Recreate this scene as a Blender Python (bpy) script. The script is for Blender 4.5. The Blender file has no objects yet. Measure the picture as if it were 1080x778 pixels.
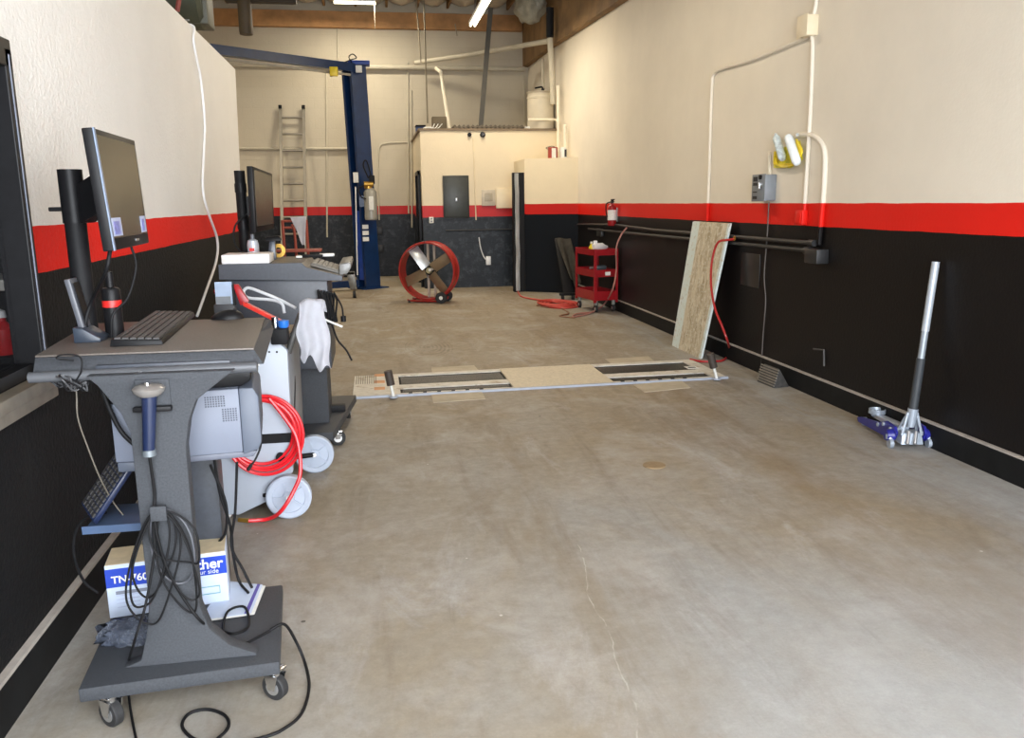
import bpy, bmesh, math, random
from mathutils import Vector, Matrix, noise
random.seed(7)
SC = bpy.context.scene
COL = SC.collection
PI = math.pi
V = Vector

# ---------------------------------------------------------------- camera
H = 1.55
F_PX, PITCH, YAW, ROLL = 877.16, .1983, .1618, -.0129
cf = V((math.sin(YAW)*math.cos(PITCH), math.cos(YAW)*math.cos(PITCH), -math.sin(PITCH)))
r0 = V((math.cos(YAW), -math.sin(YAW), 0)); u0 = r0.cross(cf)
cr = r0*math.cos(ROLL) + u0*math.sin(ROLL)
cu = u0*math.cos(ROLL) - r0*math.sin(ROLL)
cam = bpy.data.cameras.new('camera'); camo = bpy.data.objects.new('camera', cam); COL.objects.link(camo)
camo.matrix_world = Matrix(((cr.x, cu.x, -cf.x, 0), (cr.y, cu.y, -cf.y, 0), (cr.z, cu.z, -cf.z, H), (0, 0, 0, 1)))
cam.sensor_width = 36; cam.lens = 36*F_PX/1080; cam.clip_start = .05; cam.clip_end = 200
SC.camera = camo
# photo measurements -> metres in the room
def ray(x, y): return cf + cr*((x-540)/F_PX) - cu*((y-389)/F_PX)
def fl(x, y, z=0.0):
    d = ray(x, y); return d*((z-H)/d.z) + V((0, 0, H))
def wx(x, y, X):
    d = ray(x, y); return d*(X/d.x) + V((0, 0, H))
def wy(x, y, Y):
    d = ray(x, y); return d*(Y/d.y) + V((0, 0, H))

XR, XL, YB, CEIL = 3.42, -1.174, 18.3, 5.5

# ---------------------------------------------------------------- materials
MATS = {}
def nt_new(name):
    m = bpy.data.materials.new(name); m.use_nodes = True
    t = m.node_tree; b = t.nodes['Principled BSDF']
    return m, t, b
def N(t, typ, **kw):
    n = t.nodes.new(typ)
    for k, v in kw.items():
        if k.startswith('i_'): n.inputs[k[2:]].default_value = v
        else: setattr(n, k, v)
    return n
def L(t, a, b): t.links.new(a, b)
def c4(c): return (c[0], c[1], c[2], 1)
def srgb(r, g, b):
    f = lambda v: (v/255/12.92) if v/255 <= .04045 else ((v/255+.055)/1.055)**2.4
    return (f(r), f(g), f(b))
def mix(t, fac, a, b, typ='MIX'):
    n = N(t, 'ShaderNodeMix', data_type='RGBA', blend_type=typ)
    for sock, v in ((n.inputs[0], fac), (n.inputs[6], a), (n.inputs[7], b)):
        if isinstance(v, (int, float)): sock.default_value = v
        elif isinstance(v, tuple): sock.default_value = c4(v)
        else: L(t, v, sock)
    return n.outputs[2]
def math_(t, op, a, b=None, c=None):
    n = N(t, 'ShaderNodeMath', operation=op)
    for i, v in enumerate((a, b, c)):
        if v is None: continue
        if isinstance(v, (int, float)): n.inputs[i].default_value = v
        else: L(t, v, n.inputs[i])
    return n.outputs[0]
def ramp(t, fac, lo, hi):
    n = N(t, 'ShaderNodeMapRange'); n.inputs[1].default_value = lo; n.inputs[2].default_value = hi
    L(t, fac, n.inputs[0]); return n.outputs[0]
def noi(t, vec, scale, detail=4, rough=.55, dist=0):
    n = N(t, 'ShaderNodeTexNoise'); n.inputs['Scale'].default_value = scale; n.inputs['Detail'].default_value = detail
    n.inputs['Roughness'].default_value = rough; n.inputs['Distortion'].default_value = dist
    L(t, vec, n.inputs['Vector']); return n.outputs['Fac']
def mp(t, vec, sc=(1, 1, 1), loc=(0, 0, 0), rot=(0, 0, 0)):
    n = N(t, 'ShaderNodeMapping'); n.inputs['Scale'].default_value = sc; n.inputs['Location'].default_value = loc
    n.inputs['Rotation'].default_value = rot; L(t, vec, n.inputs['Vector']); return n.outputs[0]
def mat(name, col, rough=.5, metal=0., var=.12, scale=12, bump=0., spec=.5, trans=0., alpha=1., emit=0., wear=None, coat=0.):
    if name in MATS: return MATS[name]
    m, t, b = nt_new(name)
    tc = N(t, 'ShaderNodeTexCoord').outputs['Object']
    n = noi(t, tc, scale)
    f = ramp(t, n, .3, .7)
    c = mix(t, f, tuple(max(0, x*(1-var)) for x in col), tuple(min(1, x*(1+var)) for x in col))
    if wear:
        w = ramp(t, noi(t, tc, scale*.35, 6, .7), .56, .66)
        c = mix(t, w, c, wear)
    L(t, c, b.inputs['Base Color'])
    b.inputs['Roughness'].default_value = rough; b.inputs['Metallic'].default_value = metal
    b.inputs['Specular IOR Level'].default_value = spec
    b.inputs['Transmission Weight'].default_value = trans; b.inputs['Alpha'].default_value = alpha
    b.inputs['Coat Weight'].default_value = coat
    if emit:
        b.inputs['Emission Color'].default_value = c4(col); b.inputs['Emission Strength'].default_value = emit
    if bump:
        bn = N(t, 'ShaderNodeBump'); bn.inputs['Strength'].default_value = bump; bn.inputs['Distance'].default_value = .01
        L(t, noi(t, tc, scale*6, 3), bn.inputs['Height']); L(t, bn.outputs[0], b.inputs['Normal'])
    MATS[name] = m; return m

CREAM = srgb(226, 212, 184); RED = srgb(226, 34, 24); BLACK = (.011, .010, .010)
def wall_mat(name, zb, zt, cream, red, black, kind='plaster', brough=.45):
    m, t, b = nt_new(name)
    g = N(t, 'ShaderNodeNewGeometry'); pos = g.outputs['Position']
    sx = N(t, 'ShaderNodeSeparateXYZ'); L(t, pos, sx.inputs[0])
    jit = math_(t, 'MULTIPLY', math_(t, 'SUBTRACT', noi(t, pos, 3, 3), .5), .012)
    z = math_(t, 'ADD', sx.outputs[2], jit)
    a = math_(t, 'GREATER_THAN', z, zb); c_ = math_(t, 'GREATER_THAN', z, zt)
    big = ramp(t, noi(t, pos, .9, 5, .6), .3, .7)
    smu = ramp(t, noi(t, pos, 5, 6, .7), .35, .75)
    cr_ = mix(t, big, tuple(x*.94 for x in cream), tuple(min(1, x*1.04) for x in cream))
    cr_ = mix(t, math_(t, 'MULTIPLY', smu, .10), cr_, tuple(x*.75 for x in cream))
    scuff_glint = ramp(t, noi(t, mp(t, pos, (1, 1, .35) if 'block' not in kind else (1, 1, 1)), 7, 8, .75), .60 if 'block' not in kind else .50, .74)
    bl = mix(t, math_(t, 'MULTIPLY', scuff_glint, .30 if 'block' not in kind else .9), black, tuple(x*3+(.004 if 'block' not in kind else .035) for x in black))  # scuffs; on block walls the paler specks also paint in highlights
    rd = mix(t, big, tuple(x*.93 for x in red), red)
    col = mix(t, c_, mix(t, a, bl, rd), cr_)
    hgt = None
    if kind in ('block', 'lowblock'):
        br = N(t, 'ShaderNodeTexBrick'); br.offset = .5
        br.inputs['Scale'].default_value = 1; br.inputs['Mortar Size'].default_value = .006; br.inputs['Mortar Smooth'].default_value = .4
        br.inputs['Brick Width'].default_value = .41; br.inputs['Row Height'].default_value = .205
        br.inputs['Color1'].default_value = (1, 1, 1, 1); br.inputs['Color2'].default_value = (.985, .985, .985, 1); br.inputs['Mortar'].default_value = (.95, .95, .95, 1)
        cb = N(t, 'ShaderNodeCombineXYZ'); L(t, math_(t, 'ADD', sx.outputs[0], sx.outputs[1]), cb.inputs[0]); L(t, sx.outputs[2], cb.inputs[1])
        L(t, cb.outputs[0], br.inputs['Vector'])
        low = math_(t, 'SUBTRACT', 1., a) if kind == 'lowblock' else 1.
        col = mix(t, low, col, br.outputs['Color'], 'MULTIPLY')
        hgt = math_(t, 'MULTIPLY', br.outputs['Fac'], low)
        bn = N(t, 'ShaderNodeBump'); bn.invert = True; bn.inputs['Strength'].default_value = .35; bn.inputs['Distance'].default_value = .008
        L(t, hgt, bn.inputs['Height'])
        b2 = N(t, 'ShaderNodeBump'); b2.inputs['Strength'].default_value = .35; b2.inputs['Distance'].default_value = .01
        L(t, noi(t, pos, 30, 4), b2.inputs['Height']); L(t, bn.outputs[0], b2.inputs['Normal']); L(t, b2.outputs[0], b.inputs['Normal'])
    else:
        b2 = N(t, 'ShaderNodeBump'); b2.inputs['Strength'].default_value = {'plaster': .55, 'smooth': .12}[kind]; b2.inputs['Distance'].default_value = .012
        L(t, noi(t, pos, {'plaster': 48, 'smooth': 45}[kind], 4, .6), b2.inputs['Height']); L(t, b2.outputs[0], b.inputs['Normal'])
    L(t, col, b.inputs['Base Color'])
    rn = N(t, 'ShaderNodeMapRange'); rn.inputs[3].default_value = brough; rn.inputs[4].default_value = .62
    b.inputs['Specular IOR Level'].default_value = .22
    L(t, c_, rn.inputs[0]); L(t, rn.outputs[0], b.inputs['Roughness'])
    return m
M_LEFT = wall_mat('painted_plaster_left', 1.3227, 1.4866, srgb(234, 232, 227), RED, (.0052, .0052, .0056), 'plaster', .7)
M_RIGHT = wall_mat('painted_drywall_right', 1.332, 1.509, srgb(234, 226, 210), RED, (.006, .005, .0052), 'smooth', .45)
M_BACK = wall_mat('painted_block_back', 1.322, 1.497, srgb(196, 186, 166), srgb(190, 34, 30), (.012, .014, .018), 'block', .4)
M_BOX = wall_mat('painted_closet', 1.335, 1.51, srgb(230, 216, 186), srgb(196, 40, 36), (.006, .009, .013), 'smooth', .4)
M_CLOS = wall_mat('painted_closet_block', 1.29, 1.497, srgb(228, 214, 186), srgb(196, 40, 40), (.014, .018, .024), 'lowblock', .38)

def floor_mat():
    m, t, b = nt_new('stained_concrete')
    pos = N(t, 'ShaderNodeNewGeometry').outputs['Position']
    sx = N(t, 'ShaderNodeSeparateXYZ'); L(t, pos, sx.inputs[0])
    X, Y = sx.outputs[0], sx.outputs[1]
    grey = srgb(172, 172, 168); tan = srgb(166, 149, 118)
    f1 = ramp(t, noi(t, mp(t, pos, (1, .5, 1)), .9, 5, .6, .6), .36, .62)
    # tanner toward the back of the shop, greyer by the door
    fy = ramp(t, Y, 3.0, 8.5)
    c = mix(t, math_(t, 'MULTIPLY', f1, .8), grey, tan)
    c = mix(t, math_(t, 'MULTIPLY', fy, .6), c, srgb(166, 150, 122))
    # long drag streaks down the bay
    st = ramp(t, noi(t, mp(t, pos, (3.2, .35, 1), rot=(0, 0, -.12)), 1.3, 6, .65, .4), .53, .66)
    c = mix(t, math_(t, 'MULTIPLY', st, .42), c, srgb(118, 100, 78))
    st2 = ramp(t, noi(t, mp(t, pos, (1.4, .5, 1), (3, 2, 0), rot=(0, 0, -.3)), 1.9, 8, .7, .8), .55, .70)
    c = mix(t, math_(t, 'MULTIPLY', st2, .65), c, srgb(200, 198, 196))
    st3 = ramp(t, noi(t, mp(t, pos, (6, 1, 1), (1, 5, 0), rot=(0, 0, -.3)), 2.2, 8, .75, .6), .58, .68)
    c = mix(t, math_(t, 'MULTIPLY', st3, .22), c, srgb(108, 98, 84))
    mo = ramp(t, noi(t, pos, 14, 8, .75), .3, .72)
    c = mix(t, math_(t, 'MULTIPLY', mo, .42), c, srgb(120, 110, 98))
    bl2 = ramp(t, noi(t, mp(t, pos, loc=(7, 3, 0)), 1.7, 7, .68, .3), .50, .68)
    c = mix(t, math_(t, 'MULTIPLY', bl2, .5), c, srgb(196, 193, 188))
    bl3 = ramp(t, noi(t, mp(t, pos, (1, .6, 1), (2, 9, 0)), 1.5, 8, .72, .5), .54, .70)
    c = mix(t, math_(t, 'MULTIPLY', bl3, .5), c, srgb(126, 110, 88))
    # dirt tracked in along the wheel paths, paler blue-grey by the right wall
    wob_ = math_(t, 'MULTIPLY', math_(t, 'SUBTRACT', noi(t, mp(t, pos, (1, .5, 1)), 1.1, 5, .6), .5), .9)
    for (x0_, w_, k_, col_) in ((2.30, .34, .55, srgb(134, 114, 86)), (.75, .30, .40, srgb(138, 120, 92)), (3.15, .40, .55, srgb(176, 182, 188))):
        tr_ = ramp(t, math_(t, 'ABSOLUTE', math_(t, 'SUBTRACT', math_(t, 'ADD', X, wob_), x0_)), w_, .02)
        tr_ = math_(t, 'MULTIPLY', tr_, ramp(t, noi(t, mp(t, pos, (3.5, .7, 1), (x0_, 1, 0)), 1.6, 8, .72, .4), .36, .62))
        c = mix(t, math_(t, 'MULTIPLY', tr_, k_), c, col_)
    gb_ = math_(t, 'MULTIPLY', ramp(t, Y, 3.6, 2.2), ramp(t, math_(t, 'ADD', X, wob_), .55, 1.3))
    c = mix(t, math_(t, 'MULTIPLY', gb_, .40), c, srgb(172, 178, 182))
    fine = ramp(t, noi(t, pos, 90, 4, .7), .3, .75)
    c = mix(t, math_(t, 'MULTIPLY', fine, .16), c, srgb(96, 90, 82))
    # paint specks
    vo = N(t, 'ShaderNodeTexVoronoi'); vo.inputs['Scale'].default_value = 3.2; L(t, pos, vo.inputs['Vector'])
    sp = math_(t, 'LESS_THAN', vo.outputs['Distance'], .022)
    c = mix(t, math_(t, 'MULTIPLY', sp, .7), c, srgb(225, 220, 212))
    vo2 = N(t, 'ShaderNodeTexVoronoi'); vo2.inputs['Scale'].default_value = 2.1; L(t, mp(t, pos, loc=(4.3, 1.7, 0)), vo2.inputs['Vector'])
    sp2 = math_(t, 'LESS_THAN', vo2.outputs['Distance'], .02)
    c = mix(t, math_(t, 'MULTIPLY', sp2, .75), c, srgb(60, 54, 46))
    # one wandering hairline crack from the door edge into the bay
    a, e = fl(672, 778), fl(560, 440)
    k = (e.x-a.x)/(e.y-a.y)
    d = math_(t, 'SUBTRACT', X, math_(t, 'MULTIPLY_ADD', Y, k, a.x-k*a.y))
    d = math_(t, 'ADD', d, math_(t, 'MULTIPLY', math_(t, 'SUBTRACT', noi(t, pos, 1.1, 8, .5), .5), .30))
    ck = math_(t, 'LESS_THAN', math_(t, 'ABSOLUTE', d), .003)
    ck = math_(t, 'MULTIPLY', ck, math_(t, 'LESS_THAN', Y, 3.5))
    c = mix(t, math_(t, 'MULTIPLY', math_(t, 'MULTIPLY', ck, ramp(t, noi(t, pos, 9, 3), .4, .6)), .5), c, srgb(205, 204, 190))
    # circular tyre scuffs behind the tester
    q = fl(452, 366)
    dx = math_(t, 'SUBTRACT', X, q.x); dy = math_(t, 'SUBTRACT', Y, q.y)
    rr = math_(t, 'SQRT', math_(t, 'ADD', math_(t, 'MULTIPLY', dx, dx), math_(t, 'MULTIPLY', math_(t, 'MULTIPLY', dy, dy), .16)))
    ring = math_(t, 'GREATER_THAN', math_(t, 'SINE', math_(t, 'MULTIPLY', rr, 150)), .1)
    ring = math_(t, 'MULTIPLY', ring, math_(t, 'LESS_THAN', rr, .26))
    ring = math_(t, 'MULTIPLY', ring, ramp(t, noi(t, pos, 3.5, 4), .42, .6))
    c = mix(t, math_(t, 'MULTIPLY', ring, .38), c, srgb(92, 78, 60))
    hs = N(t, 'ShaderNodeHueSaturation'); L(t, c, hs.inputs['Color']); hs.inputs['Value'].default_value = .84; hs.inputs['Saturation'].default_value = 1.0
    L(t, hs.outputs[0], b.inputs['Base Color'])
    r = N(t, 'ShaderNodeMapRange'); r.inputs[3].default_value = .50; r.inputs[4].default_value = .75; L(t, mo, r.inputs[0]); L(t, r.outputs[0], b.inputs['Roughness'])
    b.inputs['Specular IOR Level'].default_value = .4
    bn = N(t, 'ShaderNodeBump'); bn.inputs['Strength'].default_value = .25; bn.inputs['Distance'].default_value = .004
    L(t, noi(t, pos, 60, 6, .7), bn.inputs['Height']); L(t, bn.outputs[0], b.inputs['Normal'])
    return m

STEEL = mat('grey_textured_steel', srgb(60, 63, 68), .55, 0, .25, 160, .4)
STEEL2 = mat('dark_grey_steel', srgb(62, 66, 74), .4, 0, .12, 60, .1)
DESKTOP = mat('brown_grey_laminate', srgb(100, 93, 87), .45, 0, .22, 120, .1)
BLK = mat('black_plastic', (.009, .009, .010), .40, 0, .15, 30, spec=.18)
BLKM = mat('black_matte', (.008, .008, .009), .6, 0, .2, 30, spec=.22)
BLKW = mat('black_rubber', (.02, .02, .021), .7, 0, .2, 40)
CHROME = mat('chrome', (.75, .76, .78), .15, 1, .05, 10)
ALU = mat('aluminium', (.62, .63, .65), .32, .9, .1, 15)
WHT = mat('white_plastic', srgb(232, 232, 232), .35, 0, .04, 10)
PRT = mat('printer_grey', srgb(106, 112, 126), .5, 0, .04, 10)
PRTD = mat('printer_dark_grey', srgb(80, 87, 100), .5, 0, .05, 10)
MACH = mat('pale_grey_machine', srgb(168, 176, 188), .4, 0, .04, 6)
MACHS = mat('machine_side_grey', srgb(132, 136, 142), .45, 0, .06, 6)
MDK = mat('machine_dark_grey', srgb(58, 60, 64), .5, 0, .1, 10)
WHEEL = mat('pale_wheel', srgb(172, 182, 198), .5, 0, .05, 12)
REDH = mat('red_rubber_hose', srgb(222, 34, 44), .3, 0, .1, 20)
REDP = mat('red_enamel', srgb(150, 20, 28), .32, 0, .12, 14, wear=srgb(130, 24, 24))
REDF = mat('red_fan_enamel', srgb(160, 40, 34), .4, 0, .15, 14)
BLUE = mat('blue_lift_enamel', srgb(14, 46, 88), .35, 0, .2, 6)
BLUED = mat('blue_lift_carriage', srgb(24, 62, 150), .45, 0, .2, 6)
NAVY = mat('navy_plastic', srgb(28, 38, 66), .28, 0, .1, 20)
JBLUE = mat('jack_blue', srgb(34, 36, 128), .35, 0, .15, 20)
JSIL = mat('jack_silver', srgb(164, 174, 186), .35, .3, .1, 20)
CONDW = mat('cream_conduit', srgb(235, 226, 204), .5, 0, .05, 6)
CONDB = mat('back_conduit', srgb(190, 182, 162), .55, 0, .08, 6)
CONDD = mat('dark_rod', srgb(70, 66, 58), .5, .3, .1, 10)
CONDK = mat('black_conduit', (.018, .018, .019), .45, 0, .2, 10)
WOOD = mat('orange_fir_beam', srgb(178, 132, 84), .7, 0, .3, 3, .3)
WOODD = mat('dark_fir_ledger', srgb(134, 104, 66), .75, 0, .3, 2.5, .3)
FOIL = mat('white_foil_batt', srgb(205, 196, 180), .45, .1, .2, 5, .8)
GALV = mat('galvanised', srgb(150, 152, 146), .5, .4, .15, 5)
BRASS = mat('brass', srgb(190, 150, 70), .35, .8, .15, 20)
CLOTH = mat('white_cloth', srgb(222, 224, 232), .9, 0, .05, 25, .3)
CARD = mat('cardboard', srgb(206, 190, 158), .8, 0, .1, 20)
BOXW = mat('printed_white_card', srgb(190, 202, 222), .6, 0, .05, 20)
BOXB = mat('printed_blue_card', srgb(24, 62, 176), .5, 0, .04, 10)
YEL = mat('yellow_plastic', srgb(232, 206, 40), .4, 0, .1, 20)
CLEAR = mat('clear_plastic', (.9, .93, .97), .12, 0, .02, 10, alpha=.45)
FILM = mat('crumpled_plastic_film', srgb(66, 72, 84), .15, 0, .35, 20, .8, alpha=.85)
GLASSK = mat('tinted_window_glass', (.05, .05, .055), .08, 0, .02, 3, spec=.12, alpha=.10)
INK = mat('black_ink', (.02, .02, .025), .6, 0, .02, 10)
GREYINK = mat('grey_ink', srgb(120, 126, 140), .6, 0, .02, 10)
SCREEN = mat('dark_screen', srgb(66, 62, 52), .25, 0, .05, 3)
ICON = mat('screen_icon_blue', srgb(120, 130, 200), .3, 0, .4, 60)
PUMPG = mat('tank_grey', srgb(150, 148, 140), .4, .2, .1, 10)
TUBE = mat('lit_tube', (1, .95, .68), .5, 0, 0, 5, emit=4)
CREAMP = mat('cream_painted_metal', srgb(228, 214, 184), .45, 0, .05, 8)
PLATE = mat('worn_cream_plate', srgb(206, 202, 192), .55, 0, .12, 16, .3, wear=srgb(160, 146, 122))
PLATEW = mat('pale_frame_steel', srgb(168, 176, 190), .45, .1, .08, 14)
ORNG = mat('orange_mark', srgb(204, 150, 104), .6, 0, .1, 10)
TANB = mat('tan_fan_blade', srgb(140, 122, 96), .5, .3, .12, 10)
SILB = mat('silver_fan_blade', srgb(200, 206, 210), .3, .6, .08, 10)
TARP = mat('grey_tarp', srgb(88, 84, 74), .8, 0, .2, 12, .5)
RUST = mat('rusty_red_tube', srgb(150, 70, 52), .55, .1, .2, 15)
SILL = mat('worn_aluminium_sill', srgb(150, 142, 128), .5, .3, .2, 12)
TRIMG = mat('dusty_trim', srgb(165, 158, 150), .7, 0, .15, 14)
BASEK = mat('black_baseboard_paint', (.007, .0075, .008), .6, 0, .3, 10, spec=.2)
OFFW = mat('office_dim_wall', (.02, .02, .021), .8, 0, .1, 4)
OCONC = mat('floor_patch_concrete', srgb(176, 166, 146), .75, 0, .12, 8, .4)
PLUG = mat('tan_floor_plug', srgb(138, 118, 88), .7, 0, .15, 30, .3)
LABELR = mat('red_label', srgb(205, 40, 36), .4, 0, .1, 20)
TAPE = mat('printed_label_white', srgb(226, 226, 220), .6, 0, .1, 60)

# plywood/OSB panel: stranded flakes under worn white paint
def osb_mat():
    m, t, b = nt_new('painted_flake_board')
    o = N(t, 'ShaderNodeTexCoord').outputs['Object']
    v = N(t, 'ShaderNodeTexVoronoi'); v.inputs['Scale'].default_value = 30; L(t, mp(t, o, (1, 1, .28)), v.inputs['Vector'])
    bw = N(t, 'ShaderNodeRGBToBW'); L(t, v.outputs['Color'], bw.inputs[0])
    c = mix(t, bw.outputs[0], srgb(158, 142, 112), srgb(216, 206, 182))
    c = mix(t, ramp(t, noi(t, o, 30, 6, .8), .5, .62), c, srgb(216, 212, 198))
    sx = N(t, 'ShaderNodeSeparateXYZ'); L(t, o, sx.inputs[0])
    ed_ = math_(t, 'MAXIMUM', math_(t, 'GREATER_THAN', sx.outputs[1], .60), math_(t, 'LESS_THAN', math_(t, 'SUBTRACT', sx.outputs[1], math_(t, 'MULTIPLY', sx.outputs[2], -.106)), .045))
    e = math_(t, 'MULTIPLY', ed_, ramp(t, noi(t, o, 22, 6, .8), .36, .46))
    c = mix(t, e, c, srgb(212, 224, 222))
    L(t, c, b.inputs['Base Color']); b.inputs['Roughness'].default_value = .7
    bn = N(t, 'ShaderNodeBump'); bn.inputs['Strength'].default_value = .4; bn.inputs['Distance'].default_value = .004
    L(t, noi(t, o, 60, 4), bn.inputs['Height']); L(t, bn.outputs[0], b.inputs['Normal'])
    return m

# ---------------------------------------------------------------- mesh helpers
def smooth_path(pts, k=6):
    pts = [V(p) for p in pts]
    if len(pts) < 3: return pts
    out = []
    P = [pts[0]*2-pts[1]] + pts + [pts[-1]*2-pts[-2]]
    for i in range(1, len(P)-2):
        a, b, c, d = P[i-1], P[i], P[i+1], P[i+2]
        for j in range(k):
            t = j/k
            out.append(.5*((2*b) + (c-a)*t + (2*a-5*b+4*c-d)*t*t + (3*b-a-3*c+d)*t*t*t))
    out.append(pts[-1]); return out
class MB:
    def __init__(s): s.bm = bmesh.new()
    def _xf(s, vs, M):
        if M is not None:
            for v in vs: v.co = M @ v.co
    def box(s, x0, x1, y0, y1, z0, z1, bev=0., M=None, seg=2):
        r = bmesh.ops.create_cube(s.bm, size=1); vs = r['verts']
        for v in vs: v.co = V(((x0+x1)/2+v.co.x*(x1-x0), (y0+y1)/2+v.co.y*(y1-y0), (z0+z1)/2+v.co.z*(z1-z0)))
        if bev:
            es = list({e for v in vs for e in v.link_edges})
            g = bmesh.ops.bevel(s.bm, geom=es, offset=bev, segments=seg, profile=.5, affect='EDGES')
            vs = g['verts'] if M is None else list({v for f in g['faces'] for v in f.verts} | {v for v in vs if v.is_valid})
        s._xf([v for v in vs if v.is_valid], M); return s
    def poly(s, a, b, bev=0):   # two matching rings of points -> closed solid
        A = [s.bm.verts.new(p) for p in a]; B = [s.bm.verts.new(p) for p in b]; n = len(A)
        fs = [s.bm.faces.new(A[::-1]), s.bm.faces.new(B)]
        for i in range(n): fs.append(s.bm.faces.new((A[i], A[(i+1) % n], B[(i+1) % n], B[i])))
        bmesh.ops.recalc_face_normals(s.bm, faces=fs)
        if bev:
            es = list({e for f in fs for e in f.edges})
            bmesh.ops.bevel(s.bm, geom=es, offset=bev, segments=2, profile=.5, affect='EDGES')
        return s
    def slab(s, quad, th, bev=0):   # a quad given a thickness along its own normal
        q = [V(p) for p in quad]; n = (q[1]-q[0]).cross(q[-1]-q[0]).normalized()
        return s.poly(q, [p - n*th for p in q], bev)
    def prism(s, pts, axis, a0, a1, bev=0):
        def f(p, a):
            if axis == 'x': return V((a, p[0], p[1]))
            if axis == 'y': return V((p[0], a, p[1]))
            return V((p[0], p[1], a))
        return s.poly([f(p, a0) for p in pts], [f(p, a1) for p in pts], bev)
    def cyl(s, p0, p1, r, r1=None, n=20):
        p0, p1 = V(p0), V(p1); r1 = r if r1 is None else r1
        d = (p1-p0); q = d.to_track_quat('Z', 'Y').to_matrix()
        A = [p0 + q @ V((math.cos(2*PI*i/n)*r, math.sin(2*PI*i/n)*r, 0)) for i in range(n)]
        B = [p1 + q @ V((math.cos(2*PI*i/n)*r1, math.sin(2*PI*i/n)*r1, 0)) for i in range(n)]
        return s.poly(A, B)
    def tube(s, pts, r, n=8, k=6, sm=True):
        P = smooth_path(pts, k) if sm else [V(p) for p in pts]
        P = [p for i, p in enumerate(P) if i == 0 or (p-P[i-1]).length > 1e-5]
        t0 = (P[1]-P[0]).normalized(); up = V((0, 0, 1)) if abs(t0.z) < .9 else V((1, 0, 0))
        u = t0.cross(up).normalized(); rings = []
        for i, p in enumerate(P):
            t = ((P[min(i+1, len(P)-1)]-P[max(i-1, 0)])).normalized()
            u = (u - t*u.dot(t)).normalized(); w = t.cross(u)
            rings.append([s.bm.verts.new(p + (u*math.cos(2*PI*j/n) + w*math.sin(2*PI*j/n))*r) for j in range(n)])
        for a, b in zip(rings, rings[1:]):
            for j in range(n): s.bm.faces.new((a[j], a[(j+1) % n], b[(j+1) % n], b[j]))
        s.bm.faces.new(rings[0][::-1]); s.bm.faces.new(rings[-1]); return s
    def lathe(s, prof, M=None, n=28):   # profile (r, z), closed automatically at r=0
        rings = []
        for r, z in prof:
            if r < 1e-6: rings.append([s.bm.verts.new((0, 0, z))])
            else: rings.append([s.bm.verts.new((r*math.cos(2*PI*j/n), r*math.sin(2*PI*j/n), z)) for j in range(n)])
        fs = []
        for a, b in zip(rings, rings[1:]):
            for j in range(n):
                if len(a) == 1 and len(b) == 1: continue
                if len(a) == 1: fs.append(s.bm.faces.new((a[0], b[(j+1) % n], b[j])))
                elif len(b) == 1: fs.append(s.bm.faces.new((a[j], a[(j+1) % n], b[0])))
                else: fs.append(s.bm.faces.new((a[j], a[(j+1) % n], b[(j+1) % n], b[j])))
        bmesh.ops.recalc_face_normals(s.bm, faces=fs)
        s._xf([v for r in rings for v in r], M); return s
    def torus(s, c, R_, r, M=None, n=40, m=8, arc=2*PI):
        full = arc > 6.28; rings = []
        for i in range(n if full else n+1):
            a = arc*i/n
            rings.append([s.bm.verts.new(((R_+r*math.cos(b))*math.cos(a), (R_+r*math.cos(b))*math.sin(a), r*math.sin(b))) for b in [2*PI*j/m for j in range(m)]])
        k = len(rings)
        for i in range(k if full else k-1):
            a, b = rings[i], rings[(i+1) % k]
            for j in range(m): s.bm.faces.new((a[j], b[j], b[(j+1) % m], a[(j+1) % m]))
        MM = Matrix.Translation(V(c)) @ (M if M is not None else Matrix())
        s._xf([v for q in rings for v in q], MM); return s
    def build(s, name, m, parent=None, smooth=True, ang=.6, kind=None, label=None):
        me = bpy.data.meshes.new(name); 
        if parent is not None:
            W = parent.get('_w'); MI = PM[parent.name].inverted()
            for v in s.bm.verts: v.co = MI @ v.co
        bmesh.ops.recalc_face_normals(s.bm, faces=s.bm.faces)
        s.bm.to_mesh(me); s.bm.free(); me.materials.append(m)
        if smooth:
            for p in me.polygons: p.use_smooth = True
            me.set_sharp_from_angle(angle=ang)
        o = bpy.data.objects.new(name, me); COL.objects.link(o)
        if parent is not None:
            o.parent = parent; PM[o.name] = PM[parent.name].copy()
        else: PM[o.name] = Matrix()
        if kind: o['kind'] = kind
        if label: o['label'] = label
        return o
PM = {}
def thing(name, label, cat, loc=(0, 0, 0), rz=0, group=None):
    o = bpy.data.objects.new(name, None); COL.objects.link(o)
    o.location = loc; o.rotation_euler = (0, 0, rz); o.empty_display_size = .1
    PM[o.name] = Matrix.Translation(V(loc)) @ Matrix.Rotation(rz, 4, 'Z')
    o['label'] = label; o['category'] = cat
    if group: o['group'] = group
    return o
def tag(o, label, cat, group=None):
    o['label'] = label; o['category'] = cat
    if group: o['group'] = group
    return o
def struct(o): o['kind'] = 'structure'; return o
def RX(a): return Matrix.Rotation(a, 4, 'X')
def RY(a): return Matrix.Rotation(a, 4, 'Y')
def RZ(a): return Matrix.Rotation(a, 4, 'Z')
def T(*a): return Matrix.Translation(V(a))
def B(*a, **k): return MB().box(*a, **k)
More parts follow.
